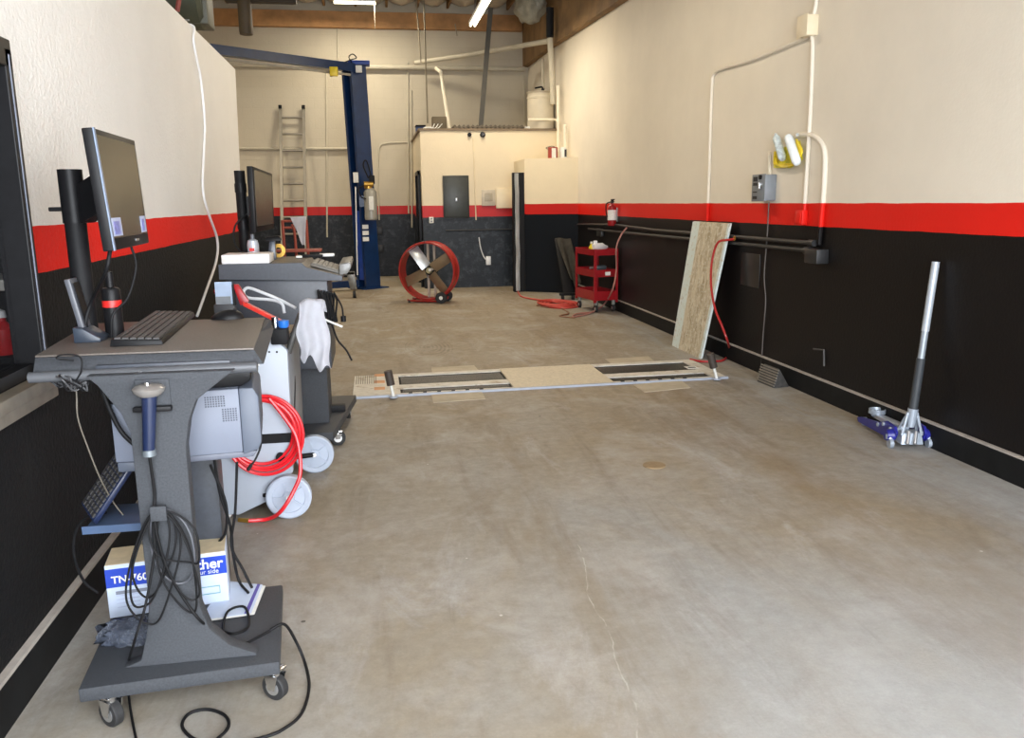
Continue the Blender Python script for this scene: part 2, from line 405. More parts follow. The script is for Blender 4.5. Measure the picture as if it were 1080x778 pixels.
def text(name, body, size, M, m, parent, ext=.0006, bold=False):
    cu_ = bpy.data.curves.new(name, 'FONT'); cu_.body = body; cu_.size = size; cu_.extrude = ext
    if bold: cu_.offset = size*.02
    tmp = bpy.data.objects.new('tmp', cu_); COL.objects.link(tmp)
    bpy.context.view_layer.update()
    me = bpy.data.meshes.new_from_object(tmp); bpy.data.objects.remove(tmp)
    MI = PM[parent.name].inverted() if parent is not None else Matrix()
    me.transform(MI @ M); me.name = name
    me.materials.clear(); me.materials.append(m)
    o = bpy.data.objects.new(name, me); COL.objects.link(o)
    if parent is not None: o.parent = parent; PM[o.name] = PM[parent.name].copy()
    return o

# ================================================================ SETTING
struct(B(-5.4, 3.62, -9, YB+.2, -.2, 0).build('floor', floor_mat(), smooth=False))
struct(B(XR, XR+.2, -1.2, YB+.2, 0, CEIL+.25).build('wall_right', M_RIGHT, smooth=False))
struct(B(-5.4, XR, YB, YB+.2, 0, CEIL+.25).build('wall_back', M_BACK, smooth=False))
struct(B(-5.4, -5.2, -1.2, YB, 0, CEIL+.25).build('wall_far_left', M_BACK, smooth=False))
# left partition with the office window opening
WY0, WY1, WZ0, WZ1 = .9, 3.11, .985, 2.06
end_b, end_t = 7.86, 8.3
m = MB(); 
m.box(XL-.07, XL, -1.2, WY0, 0, 2.77); m.box(XL-.07, XL, WY0, WY1, 0, WZ0); m.box(XL-.07, XL, WY0, WY1, WZ1, 2.77)
m.poly([V((XL-.07, WY1, 0)), V((XL-.07, 7.80, 0)), V((XL-.07, end_t, 2.77)), V((XL-.07, WY1, 2.77))],
       [V((XL, WY1, 0)), V((XL, 7.80, 0)), V((XL, end_t, 2.77)), V((XL, WY1, 2.77))])
struct(m.build('wall_left', M_LEFT, smooth=False))
# office behind the window, dim
m = MB(); m.box(-3.4, -3.3, -1.2, 4.6, 0, 2.77); m.box(-3.3, XL-.07, 4.5, 4.6, 0, 2.77); m.box(-3.4, XL-.07, -1.3, -1.2, 0, 2.77); m.box(-3.4, XL-.07, -1.2, 4.6, 2.72, 2.77)
struct(m.build('wall_office', OFFW, smooth=False))
# front wall round the roll-up opening, behind the photographer
m = MB(); m.box(-5.4, XL-.0, -1.35, -1.2, 0, CEIL+.25); m.box(XR, XR+.2, -1.35, -1.2, 0, CEIL+.25); m.box(XL, XR, -1.35, -1.2, 3.9, CEIL+.25)
struct(m.build('wall_front', M_RIGHT, smooth=False))
# ceiling: deck, joists and foil-faced batts
struct(B(-5.4, 3.62, -1.35, YB+.2, CEIL+.25, CEIL+.4).build('ceiling', WOODD, smooth=False))
jm = MB(); xs = [-5.1+i*.62 for i in range(14)]
for x in xs: jm.box(x-.022, x+.022, 8, YB-.14, CEIL-.05, CEIL+.25)
struct(jm.build('trim_1', WOODD, smooth=False))
bt = MB()
for i, x in enumerate(xs[:-1]):
    for j in range(7):
        y0 = 9.2+j*1.3
        nx, ny = 6, 8
        g = [[None]*(ny+1) for _ in range(nx+1)]
        for a in range(nx+1):
            for b_ in range(ny+1):
                u, w = a/nx, b_/ny
                sag = .16*math.sin(PI*u)**.7*(.55+.45*math.sin(PI*w)) + .05*noise.noise(V((i*3+u*3, j*2+w*4, 1)))
                g[a][b_] = bt.bm.verts.new((x+.03+u*.56, min(y0+w*1.28, YB-.12), CEIL+.1-sag))
        for a in range(nx):
            for b_ in range(ny): bt.bm.faces.new((g[a][b_], g[a][b_+1], g[a+1][b_+1], g[a+1][b_]))
struct(bt.build('trim_2', FOIL))
pb = wy(300, 29, YB-.14)
struct(B(-5.2, XR-.14, YB-.14, YB, 5.05, 5.36, bev=.006).build('trim_3', WOOD, smooth=False))
# ledger on the right wall
m = MB(); pts = [(-1.2, 3.92), (11.19, 4.105), (15.8, 4.3), (YB-.01, 4.35), (YB-.01, CEIL+.24), (-1.2, CEIL+.24)]
m.prism(pts, 'x', XR-.12, XR); struct(m.build('trim_4', WOODD, smooth=False))
# baseboards with dusty top edge
BH = .158
struct(B(XR-.022, XR, -1.2, 13.8, 0, BH-.006).build('baseboard_right', BASEK, smooth=False))
struct(B(XR-.026, XR, -1.2, 13.8, BH-.006, BH+.006).build('trim_5', TRIMG, smooth=False))
struct(B(XL, XL+.022, -1.2, 7.8, 0, BH-.006).build('baseboard_left', BASEK, smooth=False))
struct(B(XL, XL+.026, -1.2, 7.8, BH-.006, BH+.008).build('trim_6', TRIMG, smooth=False))

# window_1 in the left partition
m = MB()
for (a, b_) in ((WY1-.055, WY1), (WY0, WY0+.055)): m.box(XL-.065, XL+.03, a, b_, WZ0, WZ1, bev=.004)
m.box(XL-.065, XL+.03, WY0, WY1, WZ1-.06, WZ1+.03, bev=.004); m.box(XL-.065, XL+.0, WY0, WY1, WZ0, WZ0+.04)
w1 = struct(m.build('window_1', BLK, smooth=False))
m = MB(); m.box(XL+.030, XL+.033, WY1-.032, WY1-.026, WZ0+.03, WZ1-.02); m.build('window_stop', GREYINK, w1)
B(XL-.050, XL-.045, WY0+.05, WY1-.055, WZ0+.04, WZ1-.06).build('pane', GLASSK, w1)
m = MB(); m.box(XL-.02, XL+.055, WY0-.03, WY1+.05, WZ0-.05, WZ0-.005, bev=.006); m.box(XL-.001, XL+.03, WY0-.03, WY1+.05, WZ0-.10, WZ0-.05, bev=.006)
struct(m.build('window_sill', SILL))
# things standing in the office behind the glass
zc = wy(10, 292, 4.15).z; zs = wy(10, 372, 4.15).z
o = thing('office_shelf', 'dim pale topped shelf seen through the black framed window', 'shelf', (-2.2, 4.2, 0))
B(-3.2, -1.36, 4.0, 4.45, zc-.05, zc, bev=.006).build('countertop', mat('counter_pale', srgb(190, 186, 178), .5), o)
B(-3.2, -1.36, 4.02, 4.45, zs-.03, zs, bev=.004).build('shelf_board', BLKM, o); B(-3.2, -1.36, 4.02, 4.45, 0, .10, bev=.004).build('plinth', BLKM, o)
for x in (-3.2, -1.39): B(x, x+.03, 4.03, 4.44, .10, zc-.05).build('side_panel', BLKM, o)
for k, (x, h_, lb) in enumerate(((-1.86, .22, 'left of the two'), (-1.70, .17, 'right of the two'))):
    o = thing('shelf_bottle', 'red bottle on the dim shelf behind the window, '+lb, 'bottle', (x, 4.12, zs), 0, 'red bottles behind the window')
    MB().lathe([(0, 0), (.045, 0), (.05, .02), (.05, h_*.7), (.02, h_*.9), (.02, h_), (0, h_)], T(x, 4.12, zs)).build('body', mat('red_bottle', srgb(200, 30, 34), .35), o)
    MB().lathe([(0, h_), (.024, h_), (.02, h_+.03), (0, h_+.04)], T(x, 4.12, zs)).build('cap', WHT, o)

# ================================================================ CLOSETS AT THE BACK
YC = 15.4
m = MB(); cx0 = wy(445, 200, YC).x
m.box(cx0, XR, YC, YB, 0, 2.81)
struct(m.build('wall_closet', M_CLOS, smooth=False))
m = MB(); m.box(cx0-.03, XR, YC-.03, YB, 2.81, 2.85); struct(m.build('trim_7', mat('closet_roof_board', srgb(120, 104, 84), .7), smooth=False))
# dark doorway on the closet's left side
m = MB(); m.box(cx0-.012, cx0+.03, YC+.35, YC+1.25, 0, 2.07); d1 = struct(m.build('door_1', BLKM, smooth=False))
m = MB(); m.box(cx0-.05, cx0-.010, YC+.28, YC+.35, 0, 2.12); m.box(cx0-.05, cx0-.010, YC+1.25, YC+1.32, 0, 2.12); m.box(cx0-.05, cx0-.01, YC+.28, YC+1.32, 2.06, 2.13); m.build('door_frame', BLK, d1)
# thin low box column in the right corner
bl = (2.60, 14.35); br = (XR, 13.85)
m = MB(); m.prism([bl, br, (XR, YC), (2.60, YC)], 'z', 0, 2.262); struct(m.build('wall_box', M_BOX, smooth=False))
# door_2: dark leaf with bright metal edge between closet and box
a = wy(541, 182, 14.36); b_ = wy(553, 182, 14.36)
m = MB(); m.box(a.x, 2.598, 14.36, 14.50, 0, a.z, bev=.004); d2 = struct(m.build('door_2', BLKM, smooth=False))
def crinkle(x0, x1, y, z0, z1, seed=0):
    mm = MB(); ny = 60; prev = None
    for i in range(ny+1):
        z = z0+(z1-z0)*i/ny; w = .012*noise.noise(V((seed, z*2.3, 0))); yy = y-.02-.02*noise.noise(V((seed+5, z*5, 0)))
        row = [mm.bm.verts.new((x0+w, y, z)), mm.bm.verts.new(((x0*.6+x1*.4)+w, yy, z)), mm.bm.verts.new((x1+w, y, z))]
        if prev:
            for j in range(2): mm.bm.faces.new((prev[j], prev[j+1], row[j+1], row[j]))
        prev = row
    r = mm.bm.faces[:]; 
    bmesh.ops.solidify(mm.bm, geom=r, thickness=.006); return mm
crinkle(a.x+.03, a.x+.10, 14.355, .02, a.z-.01).build('metal_edge', mat('bright_edge_metal', srgb(226, 228, 228), .3, .1, .15, 3), d2)

# fixtures on the closet front
def on(px, py, Y): return wy(px, py, Y)
o = thing('electrical_panel', 'dark grey breaker panel mounted on the closet wall above the fan', 'electrical panel', (on(480, 208, YC).x, YC, 1.65))
p0, p1 = on(468, 230, YC), on(494, 185, YC)
EP = mat('panel_dark_grey', srgb(48, 52, 50), .4, 0, .1, 10)
B(p0.x, p1.x, YC-.05, YC, p0.z, p1.z, bev=.006).build('housing', EP, o)
B(p0.x+.03, p1.x-.03, YC-.062, YC-.05, p0.z+.03, p1.z-.05, bev=.004).build('door', mat('panel_door', srgb(58, 62, 60), .4), o)
B(p0.x+.22, p0.x+.25, YC-.072, YC-.062, p0.z+.3, p0.z+.36, bev=.002).build('latch', ALU, o)
o = thing('alarm_keypad', 'pale square control panel at the red stripe right of the breaker panel', 'control panel', (on(515, 208, YC).x, YC, 1.6))
p0, p1 = on(508, 217, YC), on(522, 200, YC)
B(p0.x, p1.x, YC-.035, YC, p0.z, p1.z, bev=.008).build('housing', mat('panel_pale', srgb(196, 186, 168), .5), o)
B(p0.x+.05, p1.x-.05, YC-.042, YC-.035, p0.z+.08, p1.z-.06, bev=.004).build('screen', mat('panel_window', srgb(170, 160, 140), .4), o)
p0, p1 = on(523, 219.5, YC), on(541, 199, YC)
tag(B(p0.x, p1.x, YC-.06, YC, p0.z, p1.z, bev=.006).build('junction_box', CREAMP), 'cream wide junction box on closet wall beside the black doorway', 'junction box')
o = thing('dome_camera', 'round dark security camera near the top of the closet wall', 'camera', (on(509, 142, YC).x, YC, on(509, 142, YC).z))
c = on(509, 142, YC); Mx = T(c.x, YC, c.z) @ RX(PI/2)
MB().lathe([(0, 0), (.05, 0), (.05, .03), (.045, .04), (0, .04)], Mx).build('base', BLK, o)
MB().lathe([(.035, .04), (.033, .06), (.02, .075), (0, .08)], Mx).build('dome', mat('smoked_dome', (.08, .08, .09), .1), o)
c = on(495, 142, YC)
tag(MB().lathe([(0, 0), (.035, 0), (.035, .05), (.025, .06), (0, .06)], T(c.x, YC, c.z) @ RX(PI/2)).build('wall_sensor', BLK), 'small black sensor left of the round camera on the closet wall', 'sensor')
p = [on(499, 145, YC), on(500.5, 190, YC), on(502, 232, YC)]
tag(MB().tube([V((q.x, YC-.012, q.z)) for q in p], .011, sm=False).build('conduit', CREAMP), 'thin cream conduit down the closet wall right of the breaker panel', 'conduit')
c = on(455, 232, YC); o = thing('wall_outlet', 'small white outlet below the red stripe at left corner of closet', 'outlet', (c.x, YC, c.z))
B(c.x-.04, c.x+.04, YC-.012, YC, c.z-.055, c.z+.055, bev=.003).build('cover_plate', TAPE, o)
for s in (-.022, .022): B(c.x-.015, c.x+.015, YC-.015, YC-.012, c.z+s-.012, c.z+s+.012).build('socket', GREYINK, o)
p0, p1 = on(470, 243, YC), on(541, 243, YC)
tag(MB().cyl((p0.x, YC-.015, p0.z), (p1.x, YC-.015, p0.z), .013).build('black_conduit', CONDK), 'black conduit running level across the dark lower closet wall', 'conduit')
p = [on(505, 250, YC), on(507, 262, YC), on(511, 272, YC), on(515, 274, YC)]
o = thing('wall_cable', 'short white cord with white plug block on the dark closet wall', 'cable', (p[0].x, YC, p[0].z))
MB().tube([V((q.x, YC-.016, q.z)) for q in p], .010).build('cord', WHT, o)
B(p[3].x-.05, p[3].x+.04, YC-.06, YC, p[3].z-.09, p[3].z+.07, bev=.008).build('plug_block', WHT, o)

# things on the closet roofs
RZ0 = 2.85
o = thing('plastic_drum', 'pale cream drum standing on the closet roof in the corner', 'drum', (3.13, 15.66, RZ0))
c = wy(570, 120, 15.66); cxd = c.x; zt = wy(570, 99, 15.66).z
DR = mat('drum_cream', srgb(206, 196, 174), .5, 0, .06, 4)
MB().lathe([(0, RZ0), (.24, RZ0), (.245, RZ0+.02), (.24, zt-.1), (.25, zt-.09), (.25, zt-.06), (.235, zt-.05), (.235, zt), (0, zt)], T(cxd, 15.66, 0), n=36).build('body', DR, o)
MB().lathe([(.02, zt), (.248, zt), (.252, zt+.03), (.02, zt+.035), (0, zt+.035)], T(cxd, 15.66, 0), n=36).build('lid', mat('drum_lid', srgb(168, 158, 138), .5), o)
m = MB(); m.cyl((cxd+.05, 15.66, zt+.035), (cxd+.05, 15.66, zt+.09), .03); m.tube([(cxd+.05, 15.66, zt+.09), (cxd+.02, 15.66, zt+.12), (cxd-.1, 15.66, zt+.1)], .015); m.build('spigot', BLK, o)
o = thing('tin_can', 'red and white tin can on top of the low cream box wall', 'can', (0, 0, 0))
c = wy(583, 166, 14.3)
o.location = (c.x, 14.3, 2.262); PM[o.name] = Matrix.Translation(o.location)
MB().lathe([(0, 2.262), (.085, 2.262), (.085, 2.44), (.08, 2.45), (0, 2.45)], T(c.x, 14.3, 0)).build('body', mat('can_red', srgb(150, 60, 48), .35), o)
B(c.x-.035, c.x+.035, 14.208, 14.225, 2.27, 2.43).build('paper_label', TAPE, o)
MB().tube([(c.x-.085, 14.3, 2.42), (c.x-.12, 14.28, 2.44), (c.x-.03, 14.2, 2.46), (c.x+.085, 14.3, 2.43)], .005).build('wire_handle', BLK, o)
c = wy(594, 166, 14.3)
o = thing('spray_can', 'white can with black label next to the red tin on low wall', 'can', (c.x, 14.3, 2.262))
MB().lathe([(0, 2.262), (.06, 2.262), (.06, 2.42), (.05, 2.44), (.03, 2.45), (0, 2.45)], T(c.x, 14.3, 0)).build('body', TAPE, o)
B(c.x+.01, c.x+.045, 14.236, 14.252, 2.29, 2.41).build('paper_label', INK, o)
# clutter along the closet roof edge
def roofthing(name, label, cat, px0, px1, py0, py1, Y, m, depth=.3, group=None, bev=.01):
    a, b_ = wy(px0, py1, Y), wy(px1, py0, Y)
    return tag(B(a.x, b_.x, Y, Y+depth, RZ0, b_.z, bev=bev).build(name, m), label, cat, group)
o = thing('blue_storage_bin', 'small blue bin sitting at the left corner of the closet roof', 'bin', (1.0, 17, RZ0))
a, b_ = wy(438, 131, 17), wy(447, 122, 17)
BB = mat('bin_blue', srgb(60, 78, 120), .5)
B(cx0+.02, cx0+.2, 17, 17.25, RZ0, RZ0+.17, bev=.015).build('body', BB, o); B(cx0+.01, cx0+.21, 16.99, 17.26, RZ0+.17, RZ0+.20, bev=.01).build('lid', BLK, o)
o = thing('control_box', 'brown grey motor control box with wires on the closet roof', 'box', (wy(463, 135, 15.9).x, 15.9, RZ0))
a, b_ = wy(456, 135, 15.9), wy(471, 124, 15.9)
B(a.x, b_.x, 15.9, 16.1, RZ0, b_.z+.02, bev=.012).build('housing', mat('brown_grey_box', srgb(96, 84, 62), .6), o)
for k in range(3): MB().tube([(a.x+.04+k*.07, 15.89, RZ0+.12), (a.x-.02+k*.05, 15.8, RZ0+.03), (a.x-.12+k*.04, 15.85, RZ0+.06), (a.x-.2+k*.03, 15.8, RZ0+.015)], .008).build('wire', TAPE, o)
o = thing('corrugated_roof_sheet', 'long dark corrugated sheet lying flat on the closet roof', 'metal sheet', (2.4, 15.7, RZ0))
a, b_ = wy(478, 135, 15.7), wy(552, 135, 15.7)
m = MB(); n = 90; pts = []
for i in range(n+1):
    x = a.x+(b_.x-a.x)*i/n; pts.append((x, RZ0+.02+.018*math.sin(i*1.1)))
m.prism(pts + [(p[0], p[1]+.045) for p in pts[::-1]], 'y', 15.6, 16.5); m.build('sheet', mat('corrugated_brown', srgb(92, 82, 66), .6), o)
# white bare tray/pan beside the drum
tag(B(2.85, 3.0, 15.55, 15.9, RZ0, RZ0+.05, bev=.01).build('paint_tray', TAPE), 'shallow white tray on the closet roof in front of the drum', 'tray')

# ================================================================ BACK WALL AND OVERHEAD
def rod(name, label, cat, pts, r, m, group=None, sm=False, n=10):
    return tag(MB().tube(pts, r, n=n, sm=sm).build(name, m), label, cat, group)
z1 = 4.30
o = rod('wall_pipe', 'cream horizontal pipe crossing the back wall high right of the lift', 'pipe', [(-.05, YB-.10, z1), (XR-.1, YB-.10, z1)], .05, CONDB)
rod('wall_pipe', 'long grey pipe crossing the back wall left behind the ladder top', 'pipe', [(-4.5, YB-.05, wy(300, 156, YB).z), (-.4, YB-.05, wy(350, 157, YB).z)], .03, CONDB)
rod('wall_pipe', 'thin pipe below the blue lift beam on the back wall', 'pipe', [(-3.2, YB-.06, wy(240, 70, YB).z), (-.3, YB-.06, wy(355, 71, YB).z)], .022, CONDB)
p = [wy(438, 66, 17.9), wy(500, 57, 17.2), wy(578.5, 43.3, 15.0)]
rod('sloping_pipe', 'cream pipe sloping across the back toward the right corner', 'pipe', p, .045, CONDB)
rod('corner_pipe', 'cream standpipe with black top in the right back corner', 'pipe', [wy(583.5, 110, 15.0), wy(582, 76, 15.0), wy(580, 40, 15.0)], .05, CONDB)
rod('corner_pipe', 'black pipe section above the cream corner standpipe', 'pipe', [wy(580, 39, 15.0), wy(580, 8, 15.0)], .065, BLKM)
rod('corner_pipe', 'slim cream pipe behind the roof drum', 'pipe', [wy(573, 94, 15.95), wy(572, 62, 15.95)], .03, CONDB)
# corner conduits beside the drum
rod('corner_conduit', 'cream conduit dropping behind the cans on the low box wall', 'conduit', [wy(589, 160, 14.9)*1, wy(588.5, 90, 14.9)], .026, CONDW)
rod('corner_conduit', 'short thick cream conduit rising from white can in the corner', 'conduit', [wy(596.5, 164, 14.5), wy(595.5, 131, 14.5)], .034, CONDW)
rod('corner_conduit', 'curved cream conduit wrapping the front of the roof drum', 'conduit', [wy(557, 126, 15.38), wy(580, 126, 15.36), wy(588, 128, 15.1), wy(590, 140, 14.95)], .022, CONDW, sm=True)
# hanging rods
for (pa, pb_, Y, r, lb) in (((444, 66), (439, 0), 17.0, .02, 'thin dark rod hanging over the left part of the closet'), ((451, 130), (447, 0), 16.6, .022, 'dark drop rod left of the slanted white pipe'),
                            ((482, 38), (480, 25), 17.0, .015, 'very short rod end under the orange beam')):
    rod('hanging_rod', lb, 'rod', [wy(*pa, Y), wy(*pb_, Y)], r*.7, mat('rod_grey', srgb(140, 130, 110), .5, .2))
o = rod('slanted_pipe', 'slanted white pipe standing on the left closet roof', 'pipe', [wy(474, 137, 15.9), wy(465, 76, 16.6), wy(460, 72, 17.4)], .034, CONDW)
m = MB(); a, b_ = wy(508, 133, 16.0), wy(518.5, 8, 16.0)
m.slab([a+V((-.06, 0, 0)), a+V((.03, 0, 0)), b_+V((.03, 0, 0)), b_+V((-.06, 0, 0))], .02); m.slab([a+V((.03, 0, 0)), a+V((.035, .09, 0)), b_+V((.035, .09, 0)), b_+V((.03, 0, 0))], .02)
tag(m.build('angle_iron', CONDD), 'tall dark angle iron leaning up from the closet roof', 'strut')
# vertical conduits on the back wall
for px, y0, y1, lb in ((431, 66, 225, 'thin vertical conduit on back wall between lift and closet'), (434.5, 95, 240, 'second vertical conduit on back wall touching the closet corner'), (345, 75, 250, 'thin vertical conduit on back wall left of the lift post'), (356.5, 10, 62, 'thin rod on back wall above the lift top'), (553, 80, 130, 'vertical conduit on back wall left of the roof drum')):
    a, b_ = wy(px, y1, YB), wy(px-1, y0, YB); rod('vertical_conduit', lb, 'conduit', [(a.x, YB-.017, a.z), (b_.x, YB-.017, b_.z)], .018, CONDB)
p = [wy(430, 150, YB), wy(408, 151, YB), wy(400, 157, YB), wy(399, 190, YB), wy(400, 232, YB)]
rod('bent_conduit', 'bent thin conduit on back wall above the fan', 'conduit', [(q.x, YB-.013, q.z) for q in p], .014, CONDB, sm=True)
for px, py in ((400, 243), (401, 262)):
    c = wy(px, py, YB); tag(B(c.x-.07, c.x+.07, YB-.05, YB, c.z-.08, c.z+.08, bev=.006).build('block_outlet', CONDK), 'black painted outlet box on the dark back wall, ' + ('upper' if py < 250 else 'lower') + ' of two', 'outlet')
def lump_(name, m_, c, sx, sy, sz):
    mm = MB(); bmesh.ops.create_uvsphere(mm.bm, u_segments=28, v_segments=16, radius=1)
    for v in mm.bm.verts:
        n_ = 1+.3*noise.noise(v.co*2.2); v.co = V((c[0]+v.co.x*sx*n_, c[1]+v.co.y*sy*n_, c[2]+(v.co.z*n_+.8)*sz))
    return mm.build(name, m_, None, ang=1.)
# lamps: eight-foot twin tube fixtures hung on the joists, also used for added fill
def lamp(x, y, label, power, ln=2.4):
    zz = 4.45
    o = thing('fluorescent_light', label, 'light', (x, y, zz), 0, None)
    B(x-.06, x+.06, y-ln/2, y+ln/2, zz, zz+.05, bev=.005).build('housing', WHT, o)
    for s in (-.035, .035): MB().cyl((x+s, y-ln/2+.03, zz-.025), (x+s, y+ln/2-.03, zz-.025), .019, n=12).build('tube', TUBE, o)
    m = MB()
    for s in (-.8, .8): m.cyl((x, y+s, zz+.05), (x, y+s, CEIL+.2), .006, n=6)
    m.build('hanger', CONDD, o)
    li = bpy.data.lights.new('lamp_glow', 'AREA'); li.shape = 'RECTANGLE'; li.size = .3; li.size_y = ln; li.energy = power; li.color = (1, .87, .68)
    lo = bpy.data.objects.new('lamp_glow', li); COL.objects.link(lo); lo.parent = o; lo.location = (0, 0, -.06)
a = fl(497, 27, 4.43)
lamp(a.x+.02, a.y-1.2, 'lit twin tube light over the aisle toward the back', 72)
a = fl(355, 0, 4.43)
# crosswise lit fixture at the very top edge
lamp(.9, 8.0, 'added unseen fill light over the middle of the bay above the tester', 55)  # unseen fixture added as warm interior fill
lamp(-3.0, 14.0, 'added unseen fill light in the side bay beyond the left partition', 85)  # unseen side lamp added to brighten the back area
a, b_ = wy(352, 1, 16.8), wy(396, 1, 16.8)
o = thing('fluorescent_light', 'crosswise lit tube light against the insulation above the lift post', 'light', (a.x, 16.8, a.z))
B(a.x, b_.x, 16.76, 16.84, a.z, a.z+.05, bev=.004).build('housing', WHT, o)
MB().cyl((a.x, 16.8, a.z-.025), (b_.x, 16.8, a.z-.025), .022).build('tube', TUBE, o)
m = MB()
for x_ in (a.x+.1, b_.x-.1): m.cyl((x_, 16.8, a.z+.05), (x_, 16.8, CEIL+.24), .006, n=6)
m.build('hanger', CONDD, o)
li = bpy.data.lights.new('lamp_glow', 'AREA'); li.shape = 'RECTANGLE'; li.size = 1.0; li.size_y = .3; li.energy = 70; li.color = (1, .90, .72)
lo = bpy.data.objects.new('lamp_glow', li); COL.objects.link(lo); lo.parent = o; lo.location = ((b_.x-a.x)/2, 0, -.06)
rod('pull_cord', 'thin pull cord hanging from the crosswise tube light', 'cord', [wy(395, 2, 16.75), wy(395.5, 31, 16.75)], .005, CONDB)
# mechanical things above the left partition
o = thing('air_handler', 'grey green air handler drum above the left partition', 'hvac unit', wy(200, 10, 12.5))
c = wy(187, -4, 12.5); GG = mat('grey_green_metal', srgb(96, 102, 88), .5, .2, .15, 4)
MB().lathe([(0, -.35), (.36, -.35), (.42, -.3), (.42, .3), (.36, .35), (0, .35)], T(c.x, c.y, c.z) @ RY(PI/2)).build('drum', GG, o)
a, b_ = wy(206, 28, 12.5), wy(220, -6, 12.5)
B(a.x, b_.x, 12.3, 12.8, a.z, b_.z+.2, bev=.02).build('motor_box', mat('hvac_grey', srgb(120, 122, 112), .5, .2), o)
B(a.x-.09, a.x-.02, 12.25, 12.9, a.z+.02, b_.z+.2, bev=.01).build('bracket', GALV, o)
rod('red_pipe', 'red sprinkler pipe in front of the air handler', 'pipe', [wy(187, 12, 11.2), wy(190, -8, 11.2), V((wy(190, -8, 11.2).x, 11.2, CEIL+.24))], .028, mat('faded_red', srgb(176, 92, 84), .5))
o = thing('flue_pipe', 'short brown flue pipe hanging below a dark cross arm', 'flue', wy(260, 20, 15.5))
a, b_ = wy(260, 37, 15.5), wy(260.5, 6, 15.5)
MB().lathe([(0, 0), (.09, 0), (.11, .01), (.115, .06), (.115, .55), (0, .55)], T(a.x, a.y, a.z)).build('pipe', mat('brown_pipe', srgb(92, 80, 62), .6, 0, .2, 4), o)
c0, c1 = wy(238, 4, 15.5), wy(313, 10, 15.5)
B(c0.x, c1.x, 15.45, 15.6, a.z+.52, a.z+.62, bev=.01).build('cross_arm', mat('arm_dark', srgb(60, 50, 38), .7), o)
_c = wy(560, 22, 15.6); tag(lump_('insulation_bundle', mat('dull_foil', srgb(150, 146, 130), .6, 0, .3, 6, .6), (_c.x, _c.y, _c.z), .27, .3, .30), 'grey rounded insulation bundle above the right back corner', 'insulation')

# ================================================================ LADDER
o = thing('extension_ladder', 'tall aluminium ladder leaning on the cream back wall', 'ladder', (-1.55, 17.4, 0))
LADM = mat('ladder_aluminium', srgb(146, 140, 128), .4, .4, .1, 8)
bx = [wy(296.5, 225, 17.9).x, wy(321.5, 225, 17.9).x]; tx = [wy(295.5, 115, 18.2).x, wy(320, 115, 18.2).x]
zt = wy(296, 114, 18.2).z
def lad(s, u): # s side 0..1, u height fraction
    x0 = bx[0]+(bx[1]-bx[0])*s; x1 = tx[0]+(tx[1]-tx[0])*s
    return V((x0+(x1-x0)*u, 17.35+(18.2-17.35)*u, zt*u))
for s in (0, 1):
    m = MB(); a, b_ = lad(s, 0), lad(s, 1)
    m.slab([a+V((-.03, 0, 0)), a+V((.03, 0, 0)), b_+V((.03, 0, 0)), b_+V((-.03, 0, 0))], .075); m.build('rail', LADM, o)
    m = MB(); m.cyl(b_+V((0, 0, -.01)), b_+V((0, 0, .06)), .035); m.build('end_cap', BLK, o)
for i in range(10):
    u = (.3+i*.333)/zt; MB().cyl(lad(0, u)+V((0, .03, 0)), lad(1, u)+V((0, .03, 0)), .022, n=12).build('rung', LADM, o)
# red tubular frame with cloth in front of the ladder
o = thing('tubular_frame', 'rusty red tubular work frame in front of the ladder', 'frame', (-.95, 10.5, 0))
Y = 10.5; zT = wy(310, 232, Y).z; xa, xb = wy(299, 250, Y).x, wy(324, 250, Y).x
for x in (xa, xb): MB().tube([(x, Y, zT), (x, Y, 0)], .018, sm=False).build('post', RUST, o)
m = MB()
for z in (zT-.01, zT-.09, .4): m.cyl((xa, Y, z), (xb, Y, z), .015)
m.build('crossbar', RUST, o)
MB().tube([(xa+.11, Y, zT-.05), (xa+.14, Y-.03, zT-.25), (xa+.14, Y-.05, .02)], .016).build('brace', RUST, o)
for s in (xa, xb): MB().cyl((s, Y-.3, .02), (s, Y+.3, .02), .02).build('foot', RUST, o)
m = MB(); zz = wy(310, 263, Y).z; x0, x1 = wy(288, 263, Y).x, wy(340, 263, Y).x
B(x0, x1, Y-.25, Y-.02, zz-.02, zz+.01, bev=.005).build('shelf', RUST, o)
def drape(name, m, pts_top, pts_bot, amp=.02, nx=16, ny=16, th=.006, parent=None, seed=1.):
    mm = MB(); g = []
    a0, a1 = V(pts_top[0]), V(pts_top[1]); b0, b1 = V(pts_bot[0]), V(pts_bot[1])
    nrm = (a1-a0).cross(b0-a0).normalized()
    for j in range(ny+1):
        w = j/ny; row = []
        for i in range(nx+1):
            u = i/nx; p = (a0.lerp(a1, u)).lerp(b0.lerp(b1, u), w)
            p += nrm*amp*math.sin(u*9+seed+w*1.5)*(.25+w); p.z += .03*math.sin(u*7+seed)*w
            row.append(mm.bm.verts.new(p))
        g.append(row)
    fs = [mm.bm.faces.new((g[j][i], g[j][i+1], g[j+1][i+1], g[j+1][i])) for j in range(ny) for i in range(nx)]
    bmesh.ops.solidify(mm.bm, geom=fs, thickness=th)
    return mm.build(name, m, parent, ang=1.5)
pt0, pt1 = wy(306, 229, Y-.03), wy(323, 228, Y-.03); pb0, pb1 = wy(313, 246, Y-.05), wy(322, 262, Y-.05)
tag(drape('shop_rag', CLOTH, (pt0, pt1), (pb0, pb1), .012), 'white rag hanging over the red tubular frame by the ladder', 'rag')

